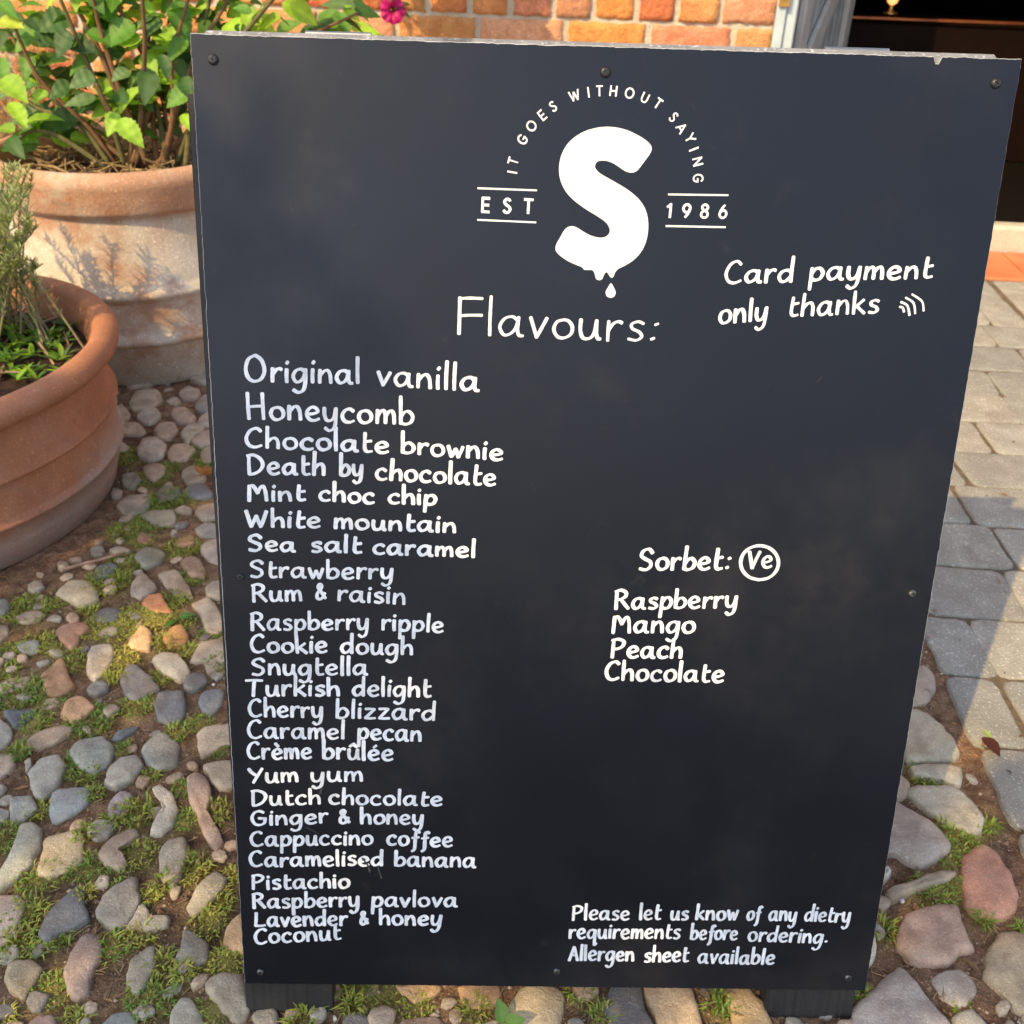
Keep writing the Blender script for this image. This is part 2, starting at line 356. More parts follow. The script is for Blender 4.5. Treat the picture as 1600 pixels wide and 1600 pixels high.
stones('''810 910 860 840 980 835 1010 890 940 940 840 960|150 130 105
1120 850 1180 810 1250 840 1230 885 1140 890|150 130 115
1040 900 1090 870 1130 900 1100 930|150 130 115
1220 930 1270 870 1380 855 1380 940 1250 970|120 115 115
700 960 760 920 810 980 780 1020 700 1020|160 135 115
855 1000 910 955 980 950 1000 1000 940 1040 890 1040|155 145 130
1065 980 1090 940 1150 940 1220 1000 1190 1040 1110 1040|155 125 110
710 1080 760 1035 860 1040 910 1090 860 1110 760 1110|155 135 110
960 1100 1000 1050 1080 1040 1110 1080 1070 1130 1000 1140|150 120 105
1240 1020 1290 970 1380 960 1380 1050 1270 1055|155 135 120
1130 1110 1180 1050 1260 1040 1270 1080 1200 1130 1170 1170|145 135 115
1190 1140 1260 1085 1380 1080 1380 1170 1240 1185|155 130 115
855 1210 890 1150 970 1140 1040 1180 1010 1250 940 1275 870 1250|158 144 130
1045 1230 1080 1180 1160 1170 1220 1210 1160 1270 1070 1285|158 130 110
1250 1230 1320 1180 1390 1200 1390 1290 1270 1280|150 130 110
720 1180 760 1150 820 1200 740 1220|150 140 130
890 1310 960 1290 1030 1310 1020 1360 960 1400 910 1370|145 115 95
1140 1330 1200 1300 1270 1340 1280 1390 1180 1420 1140 1380|135 125 110
980 1480 1030 1430 1110 1440 1130 1480 1060 1520 1000 1540|105 100 100
1140 1470 1200 1420 1290 1430 1330 1490 1250 1510 1180 1500|92 98 110
730 1560 800 1500 920 1490 950 1530 900 1590 800 1620|140 125 110
760 1370 830 1350 880 1390 830 1440 770 1430|105 105 95
700 1440 760 1460 750 1500 700 1500|130 115 105
1080 1590 1140 1550 1200 1570 1190 1600|132 122 112
1220 1590 1280 1550 1400 1540 1410 1620 1280 1640|136 124 112
690 850 730 865 725 905 690 895|150 130 112''', .25, 0, 400)
stones('''560 -140 640 -160 720 -132 800 -60 870 40 880 110 800 130 700 140 600 120|140 138 120
620 165 800 152 900 175 890 272 790 240 640 215|150 146 132
590 290 680 270 850 280 950 360 1020 470 990 550 930 530 800 470 680 390|146 143 130
480 360 620 420 740 490 835 600 820 640 740 690 640 720 540 650 480 630|130 119 116
490 860 580 835 700 770 800 745 870 760 800 810 640 860 530 905|140 125 105
905 680 950 630 1020 590 1090 640 1170 760 1210 880 1200 960 1090 1015 1000 985 930 930 900 800|152 105 90
590 985 680 955 800 930 870 940 910 1050 965 1180 890 1200 820 1255 640 1255 550 1160 560 1060|148 115 105
1050 1180 1120 1090 1200 1080 1300 1120 1400 1300 1330 1480 1230 1530 1130 1430 1035 1330|148 130 102
740 1340 800 1300 890 1285 950 1330 985 1400 930 1490 860 1490 780 1430|134 125 120
300 1510 400 1410 540 1285 600 1310 680 1420 760 1520 830 1620 700 1720 400 1720 290 1620|136 129 131
600 -330 680 -392 740 -342 755 -262 700 -190 600 -190|132 118 108
440 740 490 720 505 770 470 800|170 166 160
380 1290 425 1200 415 1110 380 1100 340 1280|166 160 150''', .28135, 1250, 1150)
stones('''690 330 740 275 775 285 760 335|150 112 92
860 290 960 270 1080 280 1050 340 960 370 900 330|164 130 95
1175 290 1280 260 1380 280 1365 360 1290 400 1200 370|170 130 92
1430 390 1490 300 1600 270 1700 320 1680 470 1500 490|130 118 94
880 470 960 440 1060 430 1110 480 1080 560 900 560|148 112 92
540 440 552 428 560 445 548 455|160 158 150''', .3125, 350, 1450)
stones('''380 440 430 420 490 440 520 540 560 630 380 630 340 520|66 72 86
510 440 620 420 720 450 750 540 770 630 600 650 560 560|150 125 96
870 475 900 440 970 450 1040 540 1070 640 930 650|150 125 90''', .3625, 820, 1380)
# the cobbles that lie outside the picture or behind the sign and the pots
cent = [np.mean(o, 0) for o, _ in ST]; rad = [max(np.linalg.norm(np.array(q)-c) for q in o) for (o, _), c in zip(ST, cent)]
BQ = [(297,52),(1597,92),(1352,1548),(382,1537)]
def inquad(x, y):
    for (a, b), (c, d) in zip(BQ, BQ[1:]+BQ[:1]):
        if (c-a)*(y-b)-(d-b)*(x-a) < 0: return False
    return True
pal = [(150,130,112),(140,125,108),(128,126,120),(120,122,122),(152,120,100),(90,96,106),(160,144,126)]
for _ in range(9000):
    p = np.array([rng.uniform(-2.3, 1.5), rng.uniform(-1.5, 2.55)])
    r = rng.uniform(.026, .042)
    if edge_d(p) > -r*1.15 or uv_of((p[0], p[1], 0))[1] > -.06: continue
    q = px((p[0], p[1], 0)); vis = -30 < q[0] < 1630 and 250 < q[1] < 1640 and not inquad(*q)
    if vis and not (q[1] < 640 and q[0] < 340): continue
    if any(np.hypot(*(p-c)) < (r+k)*.93 for c, k in zip(cent, rad)): continue
    a = rng.uniform(0, 3.14); e = rng.uniform(.65, 1); o = []
    for t in np.arange(8)/8*2*math.pi:
        k = r*rng.uniform(.86, 1.1); d = np.array([k*math.cos(t), k*e*math.sin(t)])
        o.append(p+np.array([d[0]*math.cos(a)-d[1]*math.sin(a), d[0]*math.sin(a)+d[1]*math.cos(a)]))
    m_ = np.array(pal[rng.integers(len(pal))]); ST.append((o, tuple(m_*.5+.25*m_.mean()+np.array((150,132,112))*.25))); cent.append(p); rad.append(r)
nbig = len(ST)
for _ in range(14000):
    q = (rng.uniform(-40, 1640), rng.uniform(600, 1640)); p = gp(*q)[:2]; r = rng.uniform(.008, .021)
    if inquad(*q) or edge_d(p) > -r*1.3 or np.hypot(*(p-np.array([-1.128,.977]))) < .40: continue
    if any(np.hypot(*(p-c)) < r*.9+k*.86 for c, k in zip(cent, rad)): continue
    if rng.random() < .25: continue
    a = rng.uniform(0, 3.14); e = rng.uniform(.55, .95); o = []
    for t in np.arange(7)/7*2*math.pi:
        k = r*rng.uniform(.78, 1.12); d = np.array([k*math.cos(t), k*e*math.sin(t)])
        o.append(p+np.array([d[0]*math.cos(a)-d[1]*math.sin(a), d[0]*math.sin(a)+d[1]*math.cos(a)]))
    m_ = np.array(pal[rng.integers(len(pal))]); ST.append((o, tuple(m_*.45+.25*m_.mean()+np.array((150,132,112))*.3))); cent.append(p); rad.append(r)
cb = MB()
PROF = [(1.0,-.012),(1.0,-.002),(.985,.0028),(.960,.0058),(.915,.0077),(.80,.0090),(.58,.0096),(.3,.0098)]
for o, c in ST:
    o = [np.array([*q, 0.]) for q in o]; ctr = np.mean(o, 0); o = [ctr+(q-ctr)*1.06 for q in o]
    ol = smooth_line(o, 5, True); n = len(ol); ol = [q*.55+.45*(o[j//5]+(o[(j//5+1)%len(o)]-o[j//5])*((j%5)/5)) for j, q in enumerate(ol)]; h = rng.uniform(.72, 1.2); tx, ty = rng.uniform(-.05, .05, 2)
    big = max(np.linalg.norm(q-ctr) for q in ol); h *= min(1.25, .55+big*14)
    base = np.clip(alb(c)*np.array((1.2,1.14,1.0))*rng.uniform(.93, 1.07), 0, .7); v = []; cc = []
    for s, z in PROF:
        for q in ol:
            p = ctr+(q-ctr)*s; w = nz((p[0], p[1], h), 60)*.0020+nz((p[0], p[1], h), 25)*.0035
            zt = z*h+(w*min(1, (1-s)*6+.15))+(p[0]-ctr[0])*tx+(p[1]-ctr[1])*ty
            p = p+np.array([nz((p[0]*90, p[1]*90, z*90)), nz((p[1]*90, p[0]*90, 5)), 0])*.0020+np.array([nz((p[0]*260, p[1]*260, 1)), nz((p[1]*260, p[0]*260, 2)), 0])*.0007
            v.append((p[0], p[1], zt)); k_ = nz((p[0], p[1], 3+h), 32); cc.append(base*(1+.16*k_)+np.array((.05,.02,-.01))*nz((p[0], p[1], 8+h), 22))
    v.append((ctr[0], ctr[1], .0099*h)); cc.append(base)
    f = [(i*n+j, i*n+(j+1)%n, (i+1)*n+(j+1)%n, (i+1)*n+j) for i in range(len(PROF)-1) for j in range(n)]
    k = (len(PROF)-1)*n; f += [(k+j, k+(j+1)%n, len(v)-1) for j in range(n)]
    area = sum(ol[j][0]*ol[(j+1)%n][1]-ol[(j+1)%n][0]*ol[j][1] for j in range(n))
    if area < 0: f = [q[::-1] for q in f]
    cb.add(v, f, np.array(cc))
struct(cb.build('cobblestone_paving', M_stone, None, True))

# ---- block paving
rows_px = [(1550,442.5),(1569,515),(1560,547.5),(1558,585.5),(1554,624),(1550,666.5),(1545,714.5),(1542,768),(1538,829),(1532,895),(1524,974),(1531,1066),(1556,1176)]
rv = [uv_of(gp(*q))[1] for q in rows_px]
while rv[-1] > -4.5: rv.append(rv[-1]-.142)
joint_px = {7:[(c,) for c in []]}
def c7(x, y): return (1250+x*.28135, 750+y*.28135)
def c6(x, y): return (1300+x*.3125, 300+y*.3125)
jp = [c6(850,527), c6(775,658), c6(940,640), c6(790,745), c6(940,835), c6(885,1112), c6(760,1250), c6(642,1430), c6(632,1550), c7(902,165), c7(1147,410), c7(1182,657), c7(1010,972), c7(1190,1340)]
jk = {}
for q in jp:
    u, v = uv_of(gp(*q))
    for i in range(len(rv)-1):
        if rv[i+1] <= v <= rv[i]: jk.setdefault(i, []).append(u)
def clip(poly, gap):
    out = []
    for a, b in zip(poly, poly[1:]+poly[:1]):
        da, db = edge_d(a)-gap, edge_d(b)-gap
        if da >= 0: out.append(a)
        if da*db < 0: out.append(a+(b-a)*(da/(da-db)))
    return out
pv = MB()
def paver(poly, c, z=.004, h=.0, bev=.0035, rnd=True):
    ctr = np.mean(poly, 0); n0 = len(poly); ol = []
    for i in range(n0):                            # tumbled corners, wavering edges
        a, b, d = poly[i-1], poly[i], poly[(i+1)%n0]; la, ld = np.linalg.norm(a-b), np.linalg.norm(d-b)
        k = rng.uniform(.008, .02) if rnd else .003
        ol += [b+(a-b)/la*min(k, la*.3), b+((a-b)/la+(d-b)/ld)*min(k, la*.3, ld*.3)*.28, b+(d-b)/ld*min(k, ld*.3)]
        m = int(max(1, ld/.03))
        for j in range(1, m): ol.append(b+(d-b)*(k/ld+(1-2*k/ld)*j/m)+np.array([*rng.normal(0, .0009, 2), 0]))
    n = len(ol); v = []; tx, ty = rng.uniform(-.012, .012, 2)
    for s, zz_ in ((0, -.03), (0, z-bev*.7), (bev*.45, z-bev*.15), (bev*1.5, z), (None, z)):
        for q in ol:
            d = ctr-q; L = np.linalg.norm(d); p = q+d/L*(s if s is not None else L*.5)
            v.append((p[0], p[1], zz_+(p[0]-ctr[0])*tx+(p[1]-ctr[1])*ty+(.0012*nz(p, 45) if zz_ > 0 else 0)))
    v.append((ctr[0], ctr[1], z)); f = [(i*n+j, i*n+(j+1)%n, (i+1)*n+(j+1)%n, (i+1)*n+j) for i in range(4) for j in range(n)]
    f += [(4*n+j, 4*n+(j+1)%n, len(v)-1) for j in range(n)]
    ar = sum(ol[j][0]*ol[(j+1)%n][1]-ol[(j+1)%n][0]*ol[j][1] for j in range(n))
    if ar < 0: f = [q[::-1] for q in f]
    pv.add(v, f, c)
for i in range(len(rv)-1):
    v1, v0 = rv[i], rv[i+1]; js = sorted(jk.get(i, []))
    if not js: js = [rng.uniform(-.6, -.4)]
    W = lambda: random.choice((.155, .19, .2, .24))
    while js[0] > -3.2: js.insert(0, js[0]-W())
    while js[-1] < 3.0: js.append(js[-1]+W())
    for a, b in zip(js, js[1:]):
        g = .0032; sh = rng.normal(0, .004, 4)
        poly = [wf(a+g+sh[0], v0+g), wf(b-g+sh[1], v0+g), wf(b-g+sh[2], v1-g), wf(a+g+sh[3], v1-g)]
        poly = clip(poly, rng.uniform(.004, .014))
        if len(poly) < 3: continue
        P_ = np.array(poly); ext = np.ptp(P_@WT), np.ptp(P_@WN)
        if min(ext) < .03: continue
        t = rng.uniform(-1, 1); c = alb((134+12*t, 131+10*t, 122+8*t))*rng.uniform(.84, 1.08)
        paver([np.array([q[0], q[1], 0.]) for q in poly], c, z=.0095+rng.uniform(0, .0025))
struct(pv.build('block_paving', M_paver, None, True))
jb = MB()                                          # sand in the joints, a thin sheet under the blocks
jl = [EDGE[0][:2]-ed*-6, EDGE[0][:2]+ed*-6] if False else None
a0, a1 = EDGE[0]-np.array([*ed, 0])*6.5, EDGE[0]+np.array([*ed, 0])*5
q0 = [a0+np.array([*en, 0])*.02, a1+np.array([*en, 0])*.02]
pts = [(*q0[0][:2], .0062), (*q0[1][:2], .0062), (*(q0[1]+np.array([*en,0])*4.5)[:2], .0062), (*(q0[0]+np.array([*en,0])*4.5)[:2], .0062)]
vv = uv_of(np.array(pts[0])); 
jb.add(pts, [(0,1,2,3)] if en[0]*ed[1]-en[1]*ed[0] < 0 else [(3,2,1,0)], alb((112,96,78)))
struct(jb.build('sand_bed', M_joint))

# ---- quarry tiles and the stone doorstep
tl = MB(); u = -1.2; k = 0
tv0, tv1 = rv[0]+.006, -.006
M_tile = mat('quarry tile', (.60,.20,.075), (.50,.155,.06), 12, .6, .2, 120, bdist=.002, speck=.1, stains=((9,.55,.8,(.55,.36,.22),.5),))
while u < 2.2:
    w = tv1-tv0; c = (1,1,1)
    tl.box(wf(u+w/2, (tv0+tv1)/2, .002), WT*(w/2-.003), WN*(w/2-.003), (0,0,.012), c, .003); u += w
struct(tl.build('quarry_tile_strip', M_tile))
M_step = mat('worn step stone', (.50,.43,.33), (.38,.31,.24), 9, .85, .7, 130, bdist=.004, speck=.3, spscale=260, stains=((6,.5,.72,(.22,.17,.12),.6),))
US = wallpt(1240, 60)[0]
sb = MB(); sb.box(wf(US+.62, .035, .045), WT*.64, WN*.034, (0,0,.048), (1,1,1), .012)
struct(sb.build('doorstep', M_step))

# ================================================================== THE BUILDING
U_FR = wallpt(1206, 50)[0]; U_FE = wallpt(1240, 50)[0]; U_DW = U_FE+1.02
house = thing('brick_building', wf(0, 0, 0), 'old orange brick building front with wide lime mortar joints and a dark open doorway', 'building')
zj = wallpt(1040, 36)[1]                           # the bed joint seen above the sign
j_low = [wallpt(x, 58)[0] for x in (883, 1012, 1146)]; j_up = [wallpt(x, 20)[0] for x in (865, 927, 994, 1058, 1126, 1190)]
CH = .083; bw_ = MB()
bricks_c = [(214,112,62),(222,124,70),(205,104,60),(196,110,76),(226,134,80),(188,96,58),(176,120,84),(216,118,58)]
def brick(u0, u1, z0, z1, c):
    nu, nzv = max(4, int((u1-u0)/.016)), 5; v = []; f = []
    sd = rng.uniform(0, 50); w = rng.uniform(-.004, .004)
    for j in range(nzv+1):
        for i in range(nu+1):
            fu, fz = i/nu, j/nzv; e = min(fu, 1-fu)*(u1-u0); e2 = min(fz, 1-fz)*(z1-z0)
            d = -.0105+w*.6+.0022*(e < .002)+.0022*(e2 < .002)+.006*nz((fu*(u1-u0)*38+sd, fz*3, sd))+.003*nz((fu*(u1-u0)*110+sd, fz*8, sd))
            ru, rz = .006*nz((fz*4+sd, fu*2, 1)), .006*nz((fu*(u1-u0)*45, sd, fz*1.2))
            v.append(wf(u0+fu*(u1-u0)+ru, d, z0+fz*(z1-z0)+rz))
    f += [(j*(nu+1)+i, j*(nu+1)+i+1, (j+1)*(nu+1)+i+1, (j+1)*(nu+1)+i) for j in range(nzv) for i in range(nu)]
    b = len(v); per = [i for i in range(nu+1)]+[j*(nu+1)+nu for j in range(1, nzv+1)]+[nzv*(nu+1)+i for i in range(nu-1, -1, -1)]+[j*(nu+1) for j in range(nzv-1, 0, -1)]
    for i in per: v.append(np.array(v[i])+WN*(.03))
    f += [(per[(i+1)%len(per)], per[i], b+i, b+(i+1)%len(per)) for i in range(len(per))]
    bw_.add(v, f, c)
for r_ in range(-8, 18):
    z0 = zj+r_*CH+.006 ; z1 = zj+(r_+1)*CH-.006
    if z1 < .03: continue
    up = (r_ % 2 == 0); js = list(j_up if up else j_low); stp = .13 if up else .255
    js = [q+(0 if r_ in (0, -1) else rng.normal(0, .012)) for q in js]
    while js[0] > -4.6: js.insert(0, js[0]-stp*rng.uniform(.95, 1.05))
    js = [q for q in js if q < U_FR-.04]+[U_FR]
    seg = list(zip(js, js[1:]))
    j2 = [U_DW+.07]
    while j2[-1] < 3.2: j2.append(j2[-1]+stp)
    if z0 > 2.1: j2 = []
    for a, b in seg+list(zip(j2, j2[1:])):
        c = np.clip(alb(bricks_c[rng.integers(len(bricks_c))], .66)*np.array((1.0,1.12,1.3))*rng.uniform(.8, 1.1), 0, .7); g = .008+rng.uniform(0, .004)
        brick(a+g, b-g*(b != U_FR), z0, z1, c)
bk = bw_.build('wall', M_brick, house, True); bk['label'] = 'weathered orange brickwork'
mo = MB()
for a, b, z0, z1 in ((-4.6, U_FR, 0, 2.15), (U_DW+.065, 3.2, 0, 2.15)):
    n = int((b-a)/.03); m_ = 60 if b < 0 else 20; vs = []
    for j in range(m_+1):
        for i in range(n+1):
            q = (a+(b-a)*i/n, z0+(z1-z0)*j/m_); vs.append(wf(q[0], -.0015+.0025*nz((q[0], q[1], 0), 40), q[1]))
    mo.add(vs, [(j*(n+1)+i, j*(n+1)+i+1, (j+1)*(n+1)+i+1, (j+1)*(n+1)+i) for j in range(m_) for i in range(n)])
mo.box(wf((-4.6+U_FR)/2, .15, 1.07), WT*((U_FR+4.6)/2-.001), WN*.145, (0,0,1.07)); mo.box(wf((U_DW+.066+3.2)/2, .15, 1.07), WT*((3.2-U_DW-.066)/2), WN*.145, (0,0,1.07))
mo.box(wf(-.7, .15, 2.25), WT*3.9, WN*.15, (0,0,.1))
mo.build('mortar', M_mortar, house, False)
M_frame = mat('pale blue grey paint', (.46,.53,.55), (.40,.47,.48), 20, .55, .2, 60, bdist=.002, stains=((20,.6,.75,(.28,.27,.24),.5),))
fr = MB(); wq = (U_FE-U_FR)
fr.box(wf(U_FR+wq*.245, .03, 1.05), WT*(wq*.225), WN*.06, (0,0,1.0), bev=.004); fr.box(wf(U_FR+wq*.745, .045, 1.05), WT*(wq*.235), WN*.065, (0,0,1.0), bev=.004)
fr.box(wf(U_DW+.03, .045, 1.05), WT*.03, WN*.065, (0,0,1.0), bev=.004); fr.box(wf((U_FE+U_DW)/2, .045, 2.0), WT*((U_DW-U_FE)/2), WN*.06, (0,0,.05), bev=.004)
frame = fr.build('door_frame', M_frame, house)
M_brass = mat('brass', (.62,.36,.10), (.5,.28,.08), 30, .38, metal=.85)
lu, lz = wallpt(1223, 3); la = MB(); la.box(wf(lu, -.036, lz+.012), WT*.016, WN*.004, (0,0,.022), bev=.002); la.tube([wf(lu, -.038, lz+.014), wf(lu, -.048, lz+.014)], .006, 10)
la.build('latch', M_brass, frame)
M_door = mat('weathered grey paint', (.30,.325,.335), (.23,.25,.255), 14, .6, .3, 60, bdist=.002)
phi = math.radians(52)
for k in range(60):                                # swung in until only a narrow slice of it shows beside the frame
    dd = WT*math.cos(phi)+WN*math.sin(phi)
    if px(wf(U_FE+.012, .12, .66)+dd*.77)[0] > 1324: phi += .008
phi = phi; dd = WT*math.cos(phi)+WN*math.sin(phi); dn_ = -WT*math.sin(phi)+WN*math.cos(phi)
H0 = wf(U_FE+.012, .12, 0); dr = MB(); zc = 1.02
for i in range(9): dr.box(H0+dd*(.055+i*.079)+np.array([0,0,zc]), dd*.0365, dn_*.011, (0,0,.9), bev=.004)
door = dr.build('door', M_door, house)
db = MB()
for s in (.06, .72): db.box(H0+dd*s-dn_*.022+np.array([0,0,zc]), dd*.045, dn_*.0105, (0,0,.9), bev=.003)
for z in (.42, .90, 1.6): db.box(H0+dd*.39-dn_*.022+np.array([0,0,z]), dd*.285, dn_*.0095, (0,0,.045), bev=.003)
a = H0+dd*.11+np.array([0,0,.47]); b = H0+dd*.67+np.array([0,0,.85]); m_ = (b-a)/2
db.box((a+b)/2-dn_*.0215, m_, dn_*.008, np.cross(m_/np.linalg.norm(m_), dn_)*.04, bev=.003)
db.build('door_brace', mat('lighter grey paint', (.42,.42,.40), (.34,.33,.31), 14, .55, .2, 60, bdist=.002), door)
M_dark = mat('interior shade colour', (.0060,.0030,.0018), (.0045,.0022,.0014), 5, .9, spec=.12)  # the doorway's shade is put into this near-black colour
rm = MB()
ra, rb_, rc = U_FE-.9, U_DW+1.3, 3.2
def quad(p): rm.add(p, [(0,1,2,3)])
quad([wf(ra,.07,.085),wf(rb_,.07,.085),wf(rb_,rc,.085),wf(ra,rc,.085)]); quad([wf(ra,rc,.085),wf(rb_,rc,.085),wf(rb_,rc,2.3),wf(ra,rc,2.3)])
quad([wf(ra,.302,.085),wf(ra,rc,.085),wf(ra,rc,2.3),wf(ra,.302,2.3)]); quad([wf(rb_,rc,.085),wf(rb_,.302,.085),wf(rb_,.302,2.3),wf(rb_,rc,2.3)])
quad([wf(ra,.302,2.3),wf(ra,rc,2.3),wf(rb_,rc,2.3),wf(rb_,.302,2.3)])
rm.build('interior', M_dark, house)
# counter with a copper edge inside
cz = yp(1400, 27, 3.62)[2]; cu = uv_of(yp(1400, 27, 3.62)); M_cop = mat('copper edge', (.42,.13,.05), (.25,.08,.035), 20, .35, metal=.7)
M_cop2 = None
ct = thing('counter', wf(cu[0]+.25, cu[1]+.25, .085), 'dark counter with a copper edged top inside the doorway', 'counter')
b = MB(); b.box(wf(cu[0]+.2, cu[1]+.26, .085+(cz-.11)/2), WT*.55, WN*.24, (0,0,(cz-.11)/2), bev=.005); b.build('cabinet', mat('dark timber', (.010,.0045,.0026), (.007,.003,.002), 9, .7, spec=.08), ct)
b = MB(); b.box(wf(cu[0]+.2, cu[1]+.012, cz-.006), WT*.6, WN*.012, (0,0,.005), bev=.002); b.build('edge', M_cop, ct)
lp = thing('counter_lamp', wf(cu[0]-.01, cu[1]+.06, cz+.005), 'small glowing warm lamp standing on the copper edged counter', 'lamp')
b = MB(); b.lathe([(.0,0),(.028,0),(.028,.006),(.008,.012),(.008,.03)], wf(cu[0]-.01, cu[1]+.06, cz+.005), 16); b.build('base', M_brass, lp, True)
b = MB(); b.lathe([(.006,.031),(.018,.04),(.022,.055),(.014,.075),(.0,.082)], wf(cu[0]-.01, cu[1]+.06, cz+.005), 16); b.build('bulb', mat('lamp glass', (.9,.6,.3), emis=(1,.36,.10,.8)), lp, True)
# ================================================================== POTS AND PLANTS
def leaf(mb, base, d, nrm, L, W, c, fold=.25, curl=.25, ser=.0, n=9):
    """a pointed leaf from base along d, its face towards nrm"""
    d = np.asarray(d, float); d /= np.linalg.norm(d); s = np.cross(nrm, d); s /= np.linalg.norm(s)+1e-9; u = np.cross(d, s)
    v = []; uv = []; cc = []; sd = rng.uniform(0, 9); tw = rng.normal(0, .12)
    for i in range(n+1):
        t = i/n; w = W*.5*(math.sin(math.pi*min(1, t**.78))**.85)*(1-.25*t) if 0 < t < 1 else 0.0
        w = max(w, W*.012)
        if ser: w *= 1+ser*(1 if i % 2 else -1)
        ctr = base+d*(L*t)-u*(curl*L*t*t)+s*(L*.06*math.sin(t*3+sd))
        for k in (-1, -.5, 0, .5, 1):
            q = ctr+s*(w*k)+u*(abs(k)*w*fold+.03*W*math.sin(t*24)*(abs(k) == .5)+tw*k*w*t)
            v.append(q); uv.append((k, t)); cc.append(np.asarray(c)*(1.22 if k == 0 else 1)*(1+.06*math.sin(t*24)*(k != 0)))
    f = [(i*5+k, i*5+k+1, (i+1)*5+k+1, (i+1)*5+k) for i in range(n) for k in range(4)]
    mb.add(v, f, np.array(cc), uv)
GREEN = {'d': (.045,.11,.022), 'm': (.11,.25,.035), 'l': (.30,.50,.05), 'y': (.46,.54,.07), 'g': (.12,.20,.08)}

# far, large weathered pot
FP = np.array([-.90, 1.68, 0.]); FH = .485; FR = .322
pot2 = thing('terracotta_pot', FP, 'large pale weathered terracotta pot with raised bands, standing behind the smaller reddish pot', 'plant pot', 'terracotta pots beside the sign')
prof = [(0,.0),(.232,.0),(.243,.006),(.262,.10),(.266,.105),(.284,.112),(.287,.122),(.276,.131),(.273,.140),(.285,.205),(.287,.212),(.300,.220),(.302,.230),(.292,.240),(.289,.25),(.297,.38),(.299,.392),
        (.314,.398),(.322,.408),(.325,.44),(.331,.45),(.335,.466),(.330,.480),(.318,.486),(.302,.484),(.294,.472),(.292,.43),(.288,.40)]
prof = [(a_*(.97-.13*z_/.48), z_*.975) for a_, z_ in prof]; FH = .47
b = MB(); b.lathe(prof, FP, 96, wob=.006); b.c = []
for q in b.v:                                      # the rim keeps its fired orange, the body is bleached by lime
    k = np.clip((q[2]-.375+.05*nz(q, 6)+.03*nz(q, 20))/.04, 0, 1); b.c.append(tuple(np.array((.50,.28,.17))*k+np.array((.64,.57,.47))*(1-k)))
b.build('body', M_terra_old, pot2, True)
b = MB(); b.lathe([(.0,.425),(.1,.428),(.2,.418),(.245,.414)], FP, 48, alb((70,52,40)), wob=.05); b.build('soil', M_soil, pot2, True)
# near pot
NP = np.array([-1.128, .977, 0.])
pot1 = thing('terracotta_pot', NP, 'reddish terracotta bowl pot with a thick rolled rim and two raised bands, nearest the sign', 'plant pot', 'terracotta pots beside the sign')
prof = [(0,0),(.350,0),(.360,.004),(.374,.05),(.379,.081),(.386,.083),(.3885,.087),(.3875,.091),(.381,.093),(.3805,.10),(.3805,.158),(.381,.160),(.388,.162),(.3905,.166),(.389,.171),(.381,.173),(.380,.18),(.372,.235),(.370,.243),(.376,.248),
        (.392,.256),(.402,.268),(.403,.281),(.396,.292),(.382,.297),(.366,.294),(.358,.284),(.356,.26),(.352,.22)]
prof = [(a_*(.965 if z_ < .245 else .985), z_) for a_, z_ in prof]
b = MB(); b.lathe(prof, NP, 110, wob=.005); b.c = []
for q in b.v:                                      # the lower part of the bowl has lost its skin and shows pale grit
    k = np.clip((.118-q[2]+.05*nz(q, 7)+.03*nz(q, 22)+.015*nz(q, 60))/.03, 0, 1); b.c.append(tuple(np.array((.42,.175,.085))*(1-k)+np.array((.38,.29,.23))*k))
b.build('body', M_terra, pot1, True)
b = MB(); n = 90; vs = []; nr = 26
for i in range(nr+1):
    for j in range(n):
        r = .353*i/nr; t = 2*math.pi*j/n; p = NP+np.array([r*.97*math.cos(t), r*.97*math.sin(t), 0]); vs.append((p[0], p[1], .235+.012*nz(p, 12)+.012*nz(p, 40)))
b.add(vs, [(i*n+j, i*n+(j+1)%n, (i+1)*n+(j+1)%n, (i+1)*n+j) for i in range(nr) for j in range(n)], alb((62,48,40))); b.build('soil', M_soil, pot1, True)

# hydrangea-like shrub in the far pot
shr = thing('hydrangea_shrub', FP+np.array([0,0,.42]), 'leafy green shrub with serrated leaves and brown stems growing in the large weathered pot', 'shrub')
lf = MB(); sm = MB()
def sp(x, y, dy=0.0): return yp(x, y, 1.62+dy)
stems = [((195,258),(170,180),(120,60),(70,-60)),((215,255),(222,150),(226,60),(215,-80)),((245,258),(240,160),(262,40),(275,-70)),((262,258),(250,190),(232,100),(240,-60)),((285,262),(262,200),(246,130),(190,30)),
         ((180,258),(140,200),(60,120),(10,10)),((170,256),(120,190),(45,160),(-30,60)),((200,258),(205,210),(176,178),(150,130)),((230,258),(180,120),(150,20),(140,-60)),((290,262),(300,160),(320,40),(340,-60)),
         ((275,262),(330,120),(400,30),(460,-40)),((250,260),(300,100),(350,10),(390,-70)),((240,262),(340,160),(440,80),(560,20)),((210,260),(90,160),(20,60),(-40,-60)),((165,262),(95,215),(50,205),(20,225)),((255,262),(270,180),(270,90),(300,-20)),
         ((225,260),(160,90),(110,-10),(90,-90)),((205,262),(240,120),(190,20),(170,-80))]
tips = []
for k, s in enumerate(stems):
    dy = rng.uniform(-.1, .22); p = [sp(*q, dy*(i/3.0)+rng.uniform(-.02,.02)) for i, q in enumerate(s)]
    pts = smooth_line(p, 6); br = np.array(random.choice([(.20,.10,.045),(.16,.09,.04),(.12,.11,.035),(.24,.13,.05)]))
    sm.tube(pts, list(np.linspace(.0065, .003, len(pts))), 6, br)
    for i in range(7, len(pts), 2): tips.append((pts[i], pts[i]-pts[i-2]))
